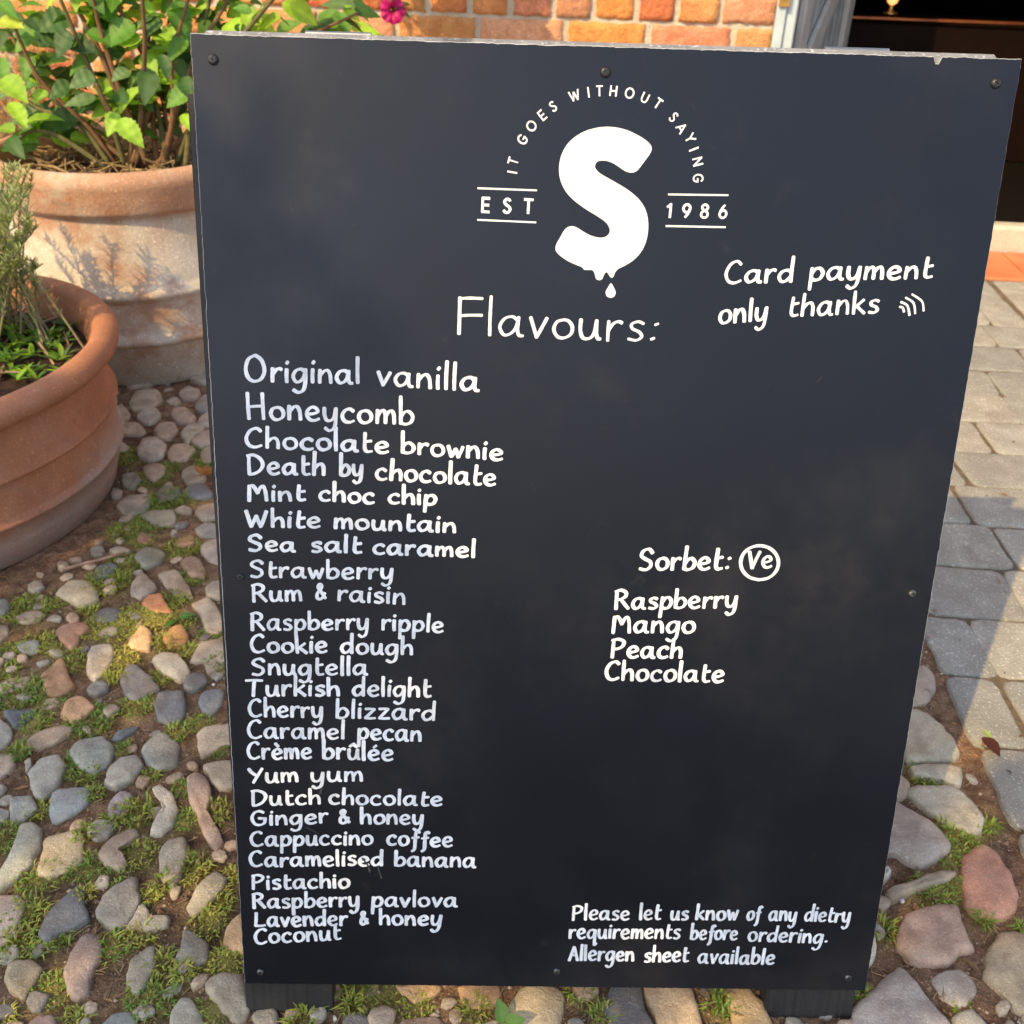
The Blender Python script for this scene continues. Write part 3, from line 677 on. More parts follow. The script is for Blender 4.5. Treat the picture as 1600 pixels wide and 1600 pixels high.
def toward_cam(p): d = CAM-p; return d/np.linalg.norm(d)
def pxleaf(bx, by, tx, ty, wid, c, dy=0.0, face=None, ser=.07):
    a = sp(bx, by, dy); b_ = sp(tx, ty, dy-.03); L = np.linalg.norm(b_-a)
    nr = toward_cam(a)*.75+np.array([-.15, 0, .65]) if face is None else np.asarray(face, float)
    leaf(lf, a, b_-a, nr, L*1.04, wid*1.42e-3, np.array(GREEN[c])*rng.uniform(1.05, 1.4), ser=ser, n=16)
for q in [(65,47,18,72,34,'m'),(212,40,160,66,46,'m'),(150,122,108,128,34,'g'),(113,133,74,146,30,'d'),(186,176,210,134,26,'l'),(187,178,163,206,30,'l'),(190,184,220,224,34,'l'),(176,174,127,150,36,'m'),
          (150,150,100,158,24,'g'),(125,180,58,190,44,'d'),(300,133,258,160,34,'m'),(15,160,38,193,26,'l'),(0,125,38,150,40,'l'),(52,85,32,120,30,'m'),(70,140,54,158,22,'l'),(292,60,262,92,30,'m'),(282,180,302,200,20,'l'),
          (212,140,238,166,28,'d'),(186,98,206,102,22,'y'),(0,30,28,36,30,'y'),(275,0,296,58,38,'m'),(228,2,238,24,14,'l'),(150,5,180,28,40,'m'),(-5,5,22,18,26,'m'),(250,85,262,120,20,'d'),(225,110,200,130,26,'m'),
          (110,30,60,40,44,'d'),(90,60,60,66,34,'d'),(110,50,84,84,34,'d'),(190,70,165,95,30,'d'),(250,28,228,50,30,'d'),(0,90,12,125,24,'m'),(285,120,298,148,26,'d'),(270,95,290,118,24,'g'),(200,108,176,122,26,'g'),
          (418,40,365,36,30,'l'),(390,30,428,42,24,'l'),(420,22,398,40,26,'m'),(432,50,462,28,30,'m'),(480,18,462,2,22,'l'),(500,20,536,50,42,'m'),(545,44,598,48,26,'l'),(548,14,556,32,16,'y'),(470,48,500,40,24,'d'),(345,40,310,48,26,'m'),
          (335,20,352,2,24,'d'),(366,10,376,26,10,'y'),(310,10,330,22,20,'l'),(410,8,395,0,20,'d'),(530,20,545,48,30,'m'),(575,30,560,12,24,'m')]:
    dy = 0.0 if q[0] < 305 else .28
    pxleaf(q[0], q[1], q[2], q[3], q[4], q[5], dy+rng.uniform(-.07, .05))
for p, d in tips:                                  # the rest of the crown, each stem set with leaf pairs
    for s in (-1, 1, 0, 2, 3):
        if rng.random() < .15: continue
        q = px(p); a = rng.uniform(0, 6.28); dr_ = np.array([math.cos(a), math.sin(a)*.7+.25, rng.uniform(-.5, .35)])
        bp = p+np.array([rng.uniform(-.03,.03), rng.uniform(0, .10), rng.uniform(-.02,.02)]); L = rng.uniform(.038, .082)
        c = GREEN[random.choice('ddmmmgll' if q[1] > 20 else 'mmlly')]  # leaves near the top are lighter: sunlight put into their colour
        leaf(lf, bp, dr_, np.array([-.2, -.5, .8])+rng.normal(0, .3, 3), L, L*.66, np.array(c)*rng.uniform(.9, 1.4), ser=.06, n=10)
sm.build('stems', M_stem, shr, True); lf.build('foliage', M_leaf, shr, True)
# dried stems and straw in the far pot's edge and in the bed behind
dg = thing('dry_grass', gp(5, 400)+np.array([-.1,.3,0]), 'clump of pale sunlit dry straw and dead stems at the left behind the pots', 'dry plant')
b = MB(); o0 = gp(0, 400)+np.array([-.15, .35, 0])
for _ in range(420):
    p = o0+np.array([rng.normal(0, .18), rng.normal(0, .12), 0]); a = rng.uniform(0, 6.28); h = rng.uniform(.2, .62); l = rng.uniform(.0, .35)
    c = np.array((.55,.40,.20))*rng.uniform(.6, 1.15); q = [p, p+np.array([math.cos(a)*l*.3, math.sin(a)*l*.3, h*.6]), p+np.array([math.cos(a)*l, math.sin(a)*l, h])]
    b.tube(smooth_line(q, 3), [.003,.0028,.0026,.0024,.002,.0016,.001], 4, c, False)
b.build('stems', M_dry, dg)
mu = MB()
for _ in range(260):
    t = rng.uniform(0, 6.28); r = .235*math.sqrt(rng.random()); p = FP+np.array([r*math.cos(t), r*math.sin(t), .432+rng.uniform(0, .02)]); a = rng.uniform(0, 6.28); l = rng.uniform(.015, .06)
    d = np.array([math.cos(a)*l, math.sin(a)*l, rng.uniform(-.006, .02)]); mu.tube([p-d, p+d*.2+np.array([0,0,.004]), p+d], rng.uniform(.001, .003), 4, np.array((.42,.28,.13))*rng.uniform(.4, 1.2))
mo_ = mu.build('straw_mulch', M_dry, pot2)
# feathery plant at the left, and weeds in the near pot
lv = thing('lavender_plant', NP+np.array([-.02,.16,.235]), 'feathery grey green plant with fine needle leaves at the left in the reddish pot', 'plant')
b = MB(); b2 = MB()
for k in range(85):
    p0 = NP+np.array([rng.normal(.1, .07), .14+rng.normal(0, .06), .235]); q = yp(rng.uniform(-110, 60), rng.uniform(268, 440), p0[1]+rng.uniform(-.06, .12))
    pts = smooth_line([p0, p0*.45+q*.55+np.array([0,0,.02]), q], 6); b2.tube(pts, list(np.linspace(.0022, .001, len(pts))), 4, (.30,.27,.15), False)
    for i in range(3, len(pts)):
        for _ in range(13):
            a = rng.uniform(0, 6.28); d = np.array([math.cos(a), math.sin(a), rng.uniform(.3, 1.2)]); l = rng.uniform(.010, .024); r0 = pts[i]+(pts[i]-pts[i-1])*rng.random()
            s = np.cross(d, [0,0,1.]); s = s/np.linalg.norm(s)*.0011; d = d/np.linalg.norm(d)*l
            b.add([r0-s, r0+s, r0+d*.6+s, r0+d, r0+d*.6-s], [(0,1,2,3,4)], np.array((.27,.33,.14))*rng.uniform(.7, 1.5))
b2.build('stems', M_stem, lv); b.build('foliage', M_grass, lv)
wd = thing('pot_weeds', gp(60, 545, .24), 'low green weeds and dry litter on the soil of the reddish pot', 'weeds')
b = MB(); b2 = MB()
for k in range(70):
    q = gp(rng.uniform(-60, 118), rng.uniform(470, 600), .24)
    if np.hypot(*(q-NP)[:2]) > .335: continue
    if px(q)[1] < 500 and rng.random() < .5: continue
    for j in range(rng.integers(4, 9)):
        a = rng.uniform(0, 6.28); L = rng.uniform(.014, .04)
        leaf(b, q+np.array([0,0,.004]), (math.cos(a), math.sin(a), rng.uniform(.2, 1.1)), (-math.cos(a)*.6, -math.sin(a)*.6, 1), L, L*.3, np.array(GREEN[random.choice('mmgl')])*rng.uniform(.7, 1.2), n=5)
for k in range(130):
    t = rng.uniform(0, 6.28); r = .33*math.sqrt(rng.random()); q = NP+np.array([r*math.cos(t), r*math.sin(t), .246]); a = rng.uniform(0, 3.14); l = rng.uniform(.006, .035)
    d = np.array([math.cos(a)*l, math.sin(a)*l, rng.uniform(-.003, .012)]); b2.tube([q-d, q+np.array([0,0,.003]), q+d], rng.uniform(.0008, .0028), 4, np.array((.36,.25,.15))*rng.uniform(.35, 1.2))
b.build('leaves', M_leaf, wd, True); b2.build('litter', M_dry, wd)

# trailing petunia by the wall, hanging from above the picture
PY = 2.45
pt = thing('hanging_basket', yp(560, -330, PY)+np.array([0,0,0]), 'trailing petunia with magenta trumpet flowers hanging in front of the brick wall', 'flower basket')
b = MB(); o_ = yp(600, -300, PY); b.lathe([(0,-.10),(.08,-.09),(.14,-.04),(.165,.02),(.17,.03),(.16,.03),(.15,0),(0,0)], o_, 32, (.16,.10,.06)); b.build('basket', M_dry, pt, True)
b = MB(); b.tube([o_+np.array([0,0,.03]), o_+np.array([0,.06,.30]), o_+np.array([0,.36,.34])], .006, 6, (.02,.02,.02)); b.build('bracket', M_stem, pt)
lf2 = MB(); sm2 = MB()
ends = [(560,-10),(588,0),(612,12),(600,-40),(650,-90),(690,-120),(560,-90),(520,-120),(720,-160),(630,-150),(480,-60),(455,5),(540,-160)]+[(rng.uniform(480, 740), rng.uniform(-330, -70)) for _ in range(16)]
for e in ends:
    q = yp(*e, PY+rng.uniform(-.07, .07)); p0 = o_+np.array([rng.uniform(-.1,.1), rng.uniform(-.1,.1), .02]); pts = smooth_line([p0, (p0+q)/2+np.array([rng.uniform(-.05,.05), -.05, .06]), q], 6)
    sm2.tube(pts, .0025, 5, (.10,.16,.05))
    for i in range(2, len(pts)):
        for _ in range(3):
            a = rng.uniform(0, 6.28); L = rng.uniform(.035, .06); leaf(lf2, pts[i], (math.cos(a), math.sin(a), rng.uniform(-.5, .5)), (0, -.6, .8), L, L*.55, np.array(GREEN[random.choice('mmdl')])*rng.uniform(.8, 1.2), n=6)
sm2.build('stems', M_stem, pt); lf2.build('foliage', M_leaf, pt, True)
for e, rr in (((614,16),.034),((650,-80),.035),((560,-100),.034),((700,-170),.035),((456,6),.026),((520,-60),.03)):
    q = yp(*e, PY-.08); fn = toward_cam(q)+np.array([.15, 0, -.05]); fn /= np.linalg.norm(fn); s = np.cross(fn, [0,0,1.]); s /= np.linalg.norm(s); u = np.cross(s, fn)
    fl = MB(); v = []; c = []; n = 40
    for i, (r, z) in enumerate(((.10,-.035),(.16,-.012),(.42,-.004),(.75,.0),(1.0,-.004))):
        for j in range(n):
            t = 2*math.pi*j/n; k = 1+(.10*abs(math.sin(t*2.5))+.03*math.sin(t*11)-.06)*(r > .5); v.append(q+(s*math.cos(t)+u*math.sin(t))*rr*r*k+fn*(z+.004*math.sin(t*10)*(r > .7)))
            c.append(np.array((.62,.012,.22))*(.30 if r < .2 else 1.0)*(1-.25*(abs(math.sin(t*2.5)) < .25)))
    fl.add(v, [(i*n+j, i*n+(j+1)%n, (i+1)*n+(j+1)%n, (i+1)*n+j) for i in range(4) for j in range(n)], np.array(c)); fl.build('flower', M_petal, pt, True)

# ================================================================== GRASS, CRUMBS, LITTER
gr = MB()
for (p, r, k) in CLW:
    n = int(np.clip(r*r*230000, 80, 620))
    cl_ = rng.uniform(.45, 1.1); n = int(n/cl_**.6)
    for _ in range(n):
        a = rng.uniform(0, 6.28); d = r*math.sqrt(rng.random())*.95; q = np.array([p[0]+d*math.cos(a), p[1]+d*math.sin(a), 0.]); q[2] = SOILZ(q[0], q[1])-.001
        a2 = a+rng.normal(0, 1.0); L = rng.uniform(.008, .021)*cl_; le = rng.uniform(.35, 1.0); w = rng.uniform(.0007, .0015)
        dr_ = np.array([math.cos(a2), math.sin(a2), 0]); s = np.array([-dr_[1], dr_[0], 0])*w
        g_ = np.clip(k+rng.normal(0, .25), 0, 1); c = np.array((.19,.33,.06))*g_+np.array((.56,.50,.11))*(1-g_); c = c*rng.uniform(.7, 1.25)
        if rng.random() < .13: c = np.array((.36,.25,.13))*rng.uniform(.6, 1)
        m1 = q+dr_*L*.35*le+np.array([0,0,L*.6]); tp = q+dr_*L*le+np.array([0,0,L*(.95-.5*le)])
        gr.add([q-s, q+s, m1+s*.9, m1-s*.9, tp], [(0,1,2,3),(3,2,4)], c)
tag(gr.build('grass', M_grass), None, None, kind='stuff')
tr = MB()                                          # crumbs of soil, grit and bits of dead stem between the cobbles
for _ in range(13000):
    q = gp(rng.uniform(-20, 1620), rng.uniform(600, 1620)); 
    if edge_d(q) > 0 and rng.random() < .965: continue
    r = abs(rng.normal(0, .0013))+.0006; z = SOILZ(q[0], q[1])+r*.3; c = alb(random.choice([(110,88,72),(92,74,62),(130,108,90),(80,64,54),(150,134,118)]))
    if edge_d(q) > 0: z = .0125
    t = rng.uniform(.6, 1.3, 6); v = [q*[1,1,0]+np.array([0,0,z])+np.array(k)*r for k in ((t[0],0,0),(0,t[1],0),(-t[2],0,0),(0,-t[3],0),(0,0,t[4]),(0,0,-t[5]))]
    tr.add(v, [(0,1,4),(1,2,4),(2,3,4),(3,0,4),(1,0,5),(2,1,5),(3,2,5),(0,3,5)], c)
for _ in range(2600):
    q = gp(rng.uniform(-20, 1620), rng.uniform(640, 1620))
    if edge_d(q) > -.01: continue
    a = rng.uniform(0, 3.14); l = rng.uniform(.003, .010); d = np.array([math.cos(a)*l, math.sin(a)*l, rng.uniform(-.001,.002)]); q[2] = SOILZ(q[0], q[1])+.002
    tr.tube([q-d, q+d], rng.uniform(.0003, .0008), 3, np.array((.34,.24,.13))*rng.uniform(.5, 1.3), False)
for _ in range(260):
    q = gp(rng.uniform(-20, 1620), rng.uniform(620, 1620)); a = rng.uniform(0, 6.28); L = rng.uniform(.004, .011)
    if edge_d(q) > 0 and rng.random() < .7: continue
    q[2] = SOILZ(q[0], q[1])+.003 if edge_d(q) < 0 else .0135
    d = np.array([math.cos(a), math.sin(a), rng.uniform(-.15, .15)])*L; s = np.array([-d[1], d[0], 0])*.35; tr.add([q-d, q+s+np.array([0,0,.0015]), q+d, q-s+np.array([0,0,.001])], [(0,1,2,3)], np.array((.30,.17,.08))*rng.uniform(.4, 1.3))
tag(tr.build('soil_crumbs', M_dry), None, None, kind='stuff')
def pebble(x, y, r, c, label):
    q = gp(x, y, .003); b = MB(); b.lathe([(.0,-.8*r),(.7*r,-.5*r),(r,0),(.75*r,.5*r),(.0,.7*r)], q, 9, alb(c), wob=.3)
    tag(b.build('pebble', M_stone, None, True), label, 'pebble', 'white pebbles among the cobbles')
pebble(276, 1218, .0045, (232,220,205), 'round white pebble between cobbles left of the sign, lower half')
pebble(156, 1096, .0035, (225,205,190), 'small white pebble beside a tan cobble below the reddish pot')
pebble(334, 1070, .0028, (225,215,200), 'tiny white pebble close to the left edge of the sign')
pebble(1410, 1408, .0032, (225,218,205), 'tiny white pebble right of the sign beside a narrow tan cobble')
pebble(1529, 1432, .0036, (225,218,208), 'small white pebble in the soil at the lower right corner')
# twig, fallen leaves, seedling
b = MB(); b.tube(smooth_line([gp(98,890,.006), gp(130,881,.010), gp(165,872,.012), gp(196,862,.009)], 6), list(np.linspace(.0034, .0018, 19)), 6, (.40,.26,.18))
tag(b.build('twig', M_stem), 'short pale brown twig lying on the soil in front of the reddish pot', 'twig')
b = MB(); q = gp(318,741,.022)
for a, L in ((2.5,.026),(1.6,.02),(.6,.026),(-.3,.03),(-1.3,.03)): leaf(b, q, (math.cos(a), math.sin(a), .25), (0,-.2,1), L, L*.62, np.array((.46,.20,.045)), curl=-.2, n=6)
tag(b.build('fallen_leaf', M_leaf, None, True), 'curled orange brown fallen leaf on cobbles close to the left edge of the sign', 'leaf')
b = MB(); q0, q1 = gp(1533,1152,.016), gp(1560,1184,.016); leaf(b, q0, q1-q0, (0,-.1,1), np.linalg.norm(q1-q0)*1.1, .022, (.11,.035,.03), fold=.5, curl=-.15, n=8)
tag(b.build('fallen_leaf', M_leaf, None, True), 'dark purple red folded fallen leaf lying on the block paving', 'leaf')
b = MB(); q0, q1 = gp(1535,1141,.017), gp(1556,1156,.017); leaf(b, q0, q1-q0, (0,-.1,1), np.linalg.norm(q1-q0), .006, (.34,.50,.08), fold=.4, n=6)
tag(b.build('fallen_leaf', M_leaf, None, True), 'small bright green leaf sliver touching the dark red leaf on the paving', 'leaf')
sd_ = gp(788, 1602); sdl = thing('weed_seedling', sd_, 'green weed seedling with two round leaves below the bottom edge of the sign', 'seedling')
b = MB()
for (x0, y0), (x1, y1), w in (((788,1598),(776,1562),.017),((790,1600),(818,1590),.017),((786,1602),(770,1610),.012)):
    p0, p1 = gp(x0,y0,.012), gp(x1,y1,.03); leaf(b, p0, p1-p0, (0,-.5,1), np.linalg.norm(p1-p0), w, (.10,.22,.06), fold=.1, curl=.1, n=8)
b.build('leaves', M_leaf, sdl, True); b = MB(); b.tube([sd_, gp(788,1600,.013)], .0012, 5, (.12,.2,.06)); b.build('stem', M_stem, sdl)
weedl = thing('weed_seedling', gp(272, 968), 'small weed with two green leaves beside the bright orange cobble', 'seedling'); b = MB()
for (x0, y0), (x1, y1), w in (((272,968),(262,975),.014),((280,966),(292,960),.014)):
    p0, p1 = gp(x0,y0,.008), gp(x1,y1,.014); leaf(b, p0, p1-p0, (0,-.3,1), .024, w, (.11,.25,.05), fold=.1, n=8)
b.build('leaves', M_leaf, weedl, True)

# ================================================================== THE MENU BOARD
PN = np.array([0, -math.cos(math.radians(15)), math.sin(math.radians(15))])     # face of the sign
PV = np.array([0, math.sin(math.radians(15)), math.cos(math.radians(15))]); PU = np.array([1., 0, 0])
P0 = np.array([0, 0, .0421])
def bd(x, y, off=0.0):
    d = ray(x, y); k = ((P0-CAM)@PN)/(d@PN); return CAM+d*k+PN*off
def buv(x, y): p = bd(x, y)-P0; return np.array([p@PU, p@PV])
def b3(q, off): return P0+PU*q[0]+PV*q[1]+PN*off
sign = thing('menu_sign', (0, .12, 0), 'black A-frame menu board with white hand lettering and a dripping S logo, standing on cobbles', 'sign')
M_panel = mat('black board paint', (.0012,.0022,.0046), (.0018,.0028,.0056), 6, .40, .05, 500, bdist=.001, rvar=.05, spec=.45,
              stains=((2.4,.48,.72,(.020,.020,.021),.6), (5.5,.52,.75,(.022,.019,.016),.6), (40,.62,.78,(.030,.029,.028),.45), (260,.66,.76,(.07,.065,.06),.45), (17,.62,.80,(.016,.016,.017),.5)))
M_panel.node_tree.nodes['Principled BSDF'].inputs['Specular Tint'].default_value = (.76, .82, 1.0, 1)      # blue of the reflected sky, put into the paint's sheen colour
M_edge = mat('raw board edge', (.52,.52,.52), (.30,.30,.30), 60, .8)
TL, TR, BL, BR = buv(297,52), buv(1597,92), buv(382,1537), buv(1352,1548)
TH = .004; n = 260; v = []
ring = [TL+(TR-TL)*i/n for i in range(n)]+[TR+(BR-TR)*i/n for i in range(n)]+[BR+(BL-BR)*i/n for i in range(n)]+[BL+(TL-BL)*i/n for i in range(n)]
ring = [q+rng.normal(0, .00014, 2)+.0004*np.array([nz((q[0],q[1],1),90), nz((q[0],q[1],2),90)]) for q in ring]; k = len(ring)
chip = buv(1466, 92)
ring = [q-np.array([0, .0048])*(abs(q[0]-chip[0]) < .0024)*(q[1] > TL[1]-.03) for q in ring]
ctr = np.mean(ring, 0)
v = [b3(q+(ctr-q)/np.linalg.norm(ctr-q)*.0006, 0) for q in ring]+[b3(q, -.0006) for q in ring]+[b3(q, -TH) for q in ring]
f = [tuple(range(k))[::-1], tuple(range(2*k, 3*k))]+[(i, (i+1)%k, k+(i+1)%k, k+i) for i in range(k)]+[(k+i, k+(i+1)%k, 2*k+(i+1)%k, 2*k+i) for i in range(k)]
panel = mk('front_panel', v, f, None, sign, mats=[M_panel, M_edge], fm=[0, 0]+[1]*(2*k))
# timber frame behind the panel
M_wood = mat('black stained timber', (.011,.010,.010), (.018,.016,.015), 20, .7, .6, 60, bdist=.003, stains=((30,.6,.75,(.045,.04,.035),.5),))
M_rail = mat('worn grey painted rail', (.24,.24,.25), (.17,.17,.18), 30, .75, .5, 120, bdist=.003, speck=.5, spscale=300, stains=((22,.55,.66,(.06,.06,.06),.8), (70,.6,.7,(.42,.42,.40),.6)))
H_ = TL[1]; WL = (TR[0]-TL[0]); xm = 0.0
def grain(mb):                                     # sawn timber: fine ridges along the length
    pass
b = MB(); b.box(b3(((TL[0]+TR[0])/2-.004, H_-.018), -TH-.0115), PU*(WL/2-.012), PV*.0215, PN*.011, bev=.0025); b.build('top_rail', M_rail, sign)
def leg(u0, u1, name='front_leg'):
    nn = 26; vs = []; zt, zb = H_-.042, None
    for (t, off) in ((0, 0), (1, 0)): pass
    b = MB(); top = H_-.041; pts_f = []
    for j in range(2):
        for i in range(nn+1):
            uu = u0+(u1-u0)*i/nn; rdg = (.0012*nz((uu*260, 3.0+u0, 0))+.0006*nz((uu*700, 1, u0)))
            z = top if j else -(P0[2]-.004)/PV[2]+.001
            p = b3((uu, z), -TH-.0008+rdg); pts_f.append(p)
    b.add(pts_f, [(i, i+1, nn+1+i+1, nn+1+i) for i in range(nn)])
    o = [b3((uu, z), of) for of in (-TH-.0012, -TH-.022) for uu, z in ((u0, -(P0[2]-.004)/PV[2]), (u1, -(P0[2]-.004)/PV[2]), (u1, top), (u0, top))]
    b.add(o, [(1,0,4,5), (2,1,5,6), (3,2,6,7), (0,3,7,4), (5,4,7,6)])
    return b.build(name, M_wood, sign)
LE = (buv(382,1560)[0], buv(518,1560)[0]); RE = (buv(1200,1560)[0], buv(1338,1560)[0])
leg(*LE); leg(*RE)
b = MB(); b.box(b3((0, .035), -TH-.0115), PU*((RE[0]-LE[1])/2-.002), PV*.03, PN*.0105, bev=.002); b.build('bottom_rail', M_wood, sign)
# rear half of the A
yT = b3((0, H_-.02), -.03)[1]; zT = b3((0, H_-.02), -.03)[2]
RV = np.array([0, -math.sin(math.radians(17)), math.cos(math.radians(17))]); RN = np.array([0, math.cos(math.radians(17)), math.sin(math.radians(17))])
RT = np.array([0, yT+.014, zT+.012])
def r3(u, v, off): return RT+PU*u-RV*v+RN*off
b = MB(); b.box(r3(.002, .40, .026), PU*.306, RV*.40, RN*.002, bev=.0005); b.build('rear_panel', M_wood, sign)
b = MB(); b.box(r3(0, .02, .0125), PU*.29, RV*.0215, RN*.011, bev=.002); b.build('rear_rail', M_rail, sign)
Lr = RT[2]/RV[2]-.007
for uu in (-.255, .255):
    b = MB(); b.box(r3(uu, .0425+(Lr-.0425)/2, .0125), PU*.043, RV*((Lr-.0425)/2), RN*.011, bev=.002); b.build('rear_leg', M_wood, sign)
M_steel = mat('zinc', (.4,.4,.4), (.3,.3,.3), 60, .4, metal=.9)
for uu in (-.2, .2):
    b = MB(); c0 = b3((uu, H_), -TH-.022)+np.array([0,.006,.004]); b.tube([c0-PU*.025, c0+PU*.025], .0035, 10); b.build('hinge', M_steel, sign)
# screws
M_screw = mat('black screw', (.03,.03,.032), (.05,.05,.05), 200, .38, metal=.6)
M_screw2 = mat('worn screw', (.16,.16,.165), (.06,.06,.06), 300, .35, metal=.8)
for (x, y, w) in ((333,93,0),(946,113,0),(1556,130,0),(376,901,0),(1425,927,1),(407,1518,1),(870,1517,1),(1325,1527,1)):
    q = buv(x, y); rr = .0040 if y < 500 else .0036; n = 24; pr = [(1.0,-.0002),(1.0,.0006),(.93,.0013),(.75,.0020),(.55,.0024)]; rot = rng.uniform(0, 1.5); b = MB(); v = []
    for r, z in pr:
        for j in range(n): t = 2*math.pi*j/n; v.append(b3(q+np.array([math.cos(t), math.sin(t)])*rr*r, z))
    f = [(i*n+j, i*n+(j+1)%n, (i+1)*n+(j+1)%n, (i+1)*n+j) for i in range(4) for j in range(n)]
    for dep, mult in ((.0024, 1), (.0010, .9)):   # cross recess
        for j in range(n): t = 2*math.pi*j/n+rot; c_ = max(abs(math.cos(t)), abs(math.sin(t))); rad_ = .5 if c_ > .955 else .17; v.append(b3(q+np.array([math.cos(t-rot), math.sin(t-rot)])*rr*rad_*mult if False else q+np.array([math.cos(2*math.pi*j/n), math.sin(2*math.pi*j/n)])*rr*rad_*mult, dep))
    o5 = len(pr)*n; o6 = o5+n
    f += [((len(pr)-1)*n+j, (len(pr)-1)*n+(j+1)%n, o5+(j+1)%n, o5+j) for j in range(n)]+[(o5+j, o5+(j+1)%n, o6+(j+1)%n, o6+j) for j in range(n)]+[tuple(o6+j for j in range(n))]
    b.add(v, f); b.build('screw', M_screw2 if w else M_screw, panel, False)

# ---- lettering
G = {}
def gl(ch, w, *st_): G[ch] = (w, st_)
bowl = [(.74,.82),(.52,1.0),(.22,.88),(.05,.46),(.2,.06),(.44,.08),(.66,.38),(.76,.86)]
gl('a', .98, bowl, [(.77,.98),(.75,.35),(.82,.05),(.98,.02)])
gl('b', .84, [(.10,1.85),(.09,.9),(.09,.02)], [(.1,.5),(.3,.88),(.56,.94),(.78,.6),(.68,.16),(.36,-.02),(.09,.08)])
gl('c', .76, [(.70,.84),(.48,1.0),(.2,.84),(.06,.45),(.2,.08),(.48,.0),(.74,.12)])
gl('d', .90, [(.74,.80),(.50,.94),(.2,.8),(.05,.42),(.2,.04),(.46,.06),(.70,.36)], [(.80,1.85),(.77,.9),(.77,.0)])
gl('e', .82, [(.10,.46),(.42,.50),(.70,.66),(.60,.93),(.36,1.0),(.12,.74),(.08,.36),(.26,.05),(.52,.0),(.78,.14)])
gl('f', .62, [(.72,1.5),(.58,1.62),(.42,1.42),(.36,.5),(.30,-.35),(.08,-.62)], [(.10,.82),(.66,.92)])
gl('g', .88, bowl, [(.77,.98),(.76,.1),(.66,-.52),(.36,-.76),(.06,-.58)])
gl('h', .84, [(.10,1.85),(.09,.9),(.09,.0)], [(.1,.5),(.34,.88),(.58,.94),(.72,.62),(.74,.0)])
gl('i', .24, [(.12,1.0),(.10,.5),(.11,.0)], [(.12,1.38),(.20,1.50)])
gl('k', .78, [(.10,1.85),(.09,.9),(.09,.0)], [(.68,1.0),(.16,.46)], [(.28,.52),(.76,.0)])
gl('l', .24, [(.12,1.85),(.10,.9),(.11,.0)])
gl('m', 1.18, [(.10,.98),(.09,.5),(.09,.0)], [(.1,.5),(.27,.90),(.46,.95),(.56,.6),(.57,.02)], [(.57,.5),(.75,.90),(.94,.95),(1.05,.6),(1.08,.0)])
gl('n', .84, [(.10,.98),(.09,.5),(.09,.0)], [(.1,.5),(.34,.90),(.56,.95),(.70,.6),(.74,.0)])
gl('o', .84, [(.46,.98),(.18,.86),(.06,.45),(.22,.06),(.48,.0),(.74,.22),(.78,.62),(.62,.92),(.42,.98)])
gl('p', .84, [(.12,.98),(.10,.1),(.08,-.78)], [(.12,.55),(.32,.92),(.60,.95),(.78,.58),(.64,.12),(.36,.0),(.12,.12)])
gl('q', .88, bowl, [(.77,.98),(.75,.0),(.74,-.78),(.92,-.55)])
gl('r', .62, [(.10,.98),(.09,.5),(.09,.0)], [(.1,.5),(.28,.86),(.48,.98),(.62,.92)])
gl('s', .66, [(.62,.90),(.40,1.0),(.16,.86),(.20,.62),(.48,.45),(.60,.20),(.40,.0),(.08,.06)])
gl('t', .62, [(.26,1.6),(.22,.8),(.22,.25),(.36,.02),(.64,.08)], [(.22,.93),(.62,1.02)])
gl('u', .88, [(.10,1.0),(.08,.45),(.18,.06),(.42,.02),(.62,.3),(.72,.98)], [(.72,.98),(.72,.3),(.78,.04),(.88,.02)])
gl('v', .74, [(.06,1.0),(.20,.5),(.34,.0)], [(.34,.02),(.52,.5),(.70,1.0)])
gl('w', 1.02, [(.06,1.0),(.16,.5),(.28,.0)], [(.28,.02),(.42,.4),(.52,.75)], [(.52,.75),(.62,.4),(.72,.0)], [(.72,.02),(.86,.5),(.98,1.0)])
gl('y', .84, [(.08,1.0),(.08,.45),(.2,.08),(.44,.06),(.64,.36),(.74,.98)], [(.75,1.0),(.72,.1),(.62,-.5),(.34,-.74),(.10,-.54)])
gl('z', .74, [(.06,.95),(.35,.97),(.66,.95)], [(.66,.95),(.35,.48),(.05,.03)], [(.05,.04),(.4,.02),(.72,.06)])
gl('O', 1.32, [(.62,1.72),(.25,1.5),(.07,.9),(.2,.25),(.55,.0),(.95,.2),(1.16,.8),(1.04,1.42),(.7,1.72),(.55,1.7)])
gl('H', 1.12, [(.10,1.72),(.10,.8),(.12,.0)], [(.95,1.72),(.95,.8),(.96,.02)], [(.12,.88),(.5,.94),(.95,.98)])
gl('C', 1.02, [(.92,1.5),(.68,1.72),(.3,1.5),(.07,.85),(.22,.2),(.58,.0),(.98,.2)])
gl('D', 1.12, [(.12,1.68),(.10,.8),(.10,.0)], [(.0,1.66),(.45,1.72),(.88,1.4),(1.02,.9),(.8,.35),(.4,.04),(.08,.0)])
gl('M', 1.30, [(.12,1.55),(.10,.8),(.08,.0)], [(.12,1.5),(.34,1.55),(.56,1.1),(.64,.85)], [(.64,.85),(.82,1.4),(1.0,1.5),(1.12,1.0),(1.18,.05)])
gl('W', 1.40, [(.06,1.6),(.2,.8),(.34,.0)], [(.34,.02),(.52,.6),(.68,1.15)], [(.68,1.15),(.82,.5),(.94,.0)], [(.94,.02),(1.14,.8),(1.34,1.6)])
gl('S', .98, [(.88,1.42),(.62,1.7),(.24,1.55),(.14,1.2),(.42,.95),(.76,.7),(.80,.3),(.5,.0),(.08,.1)])
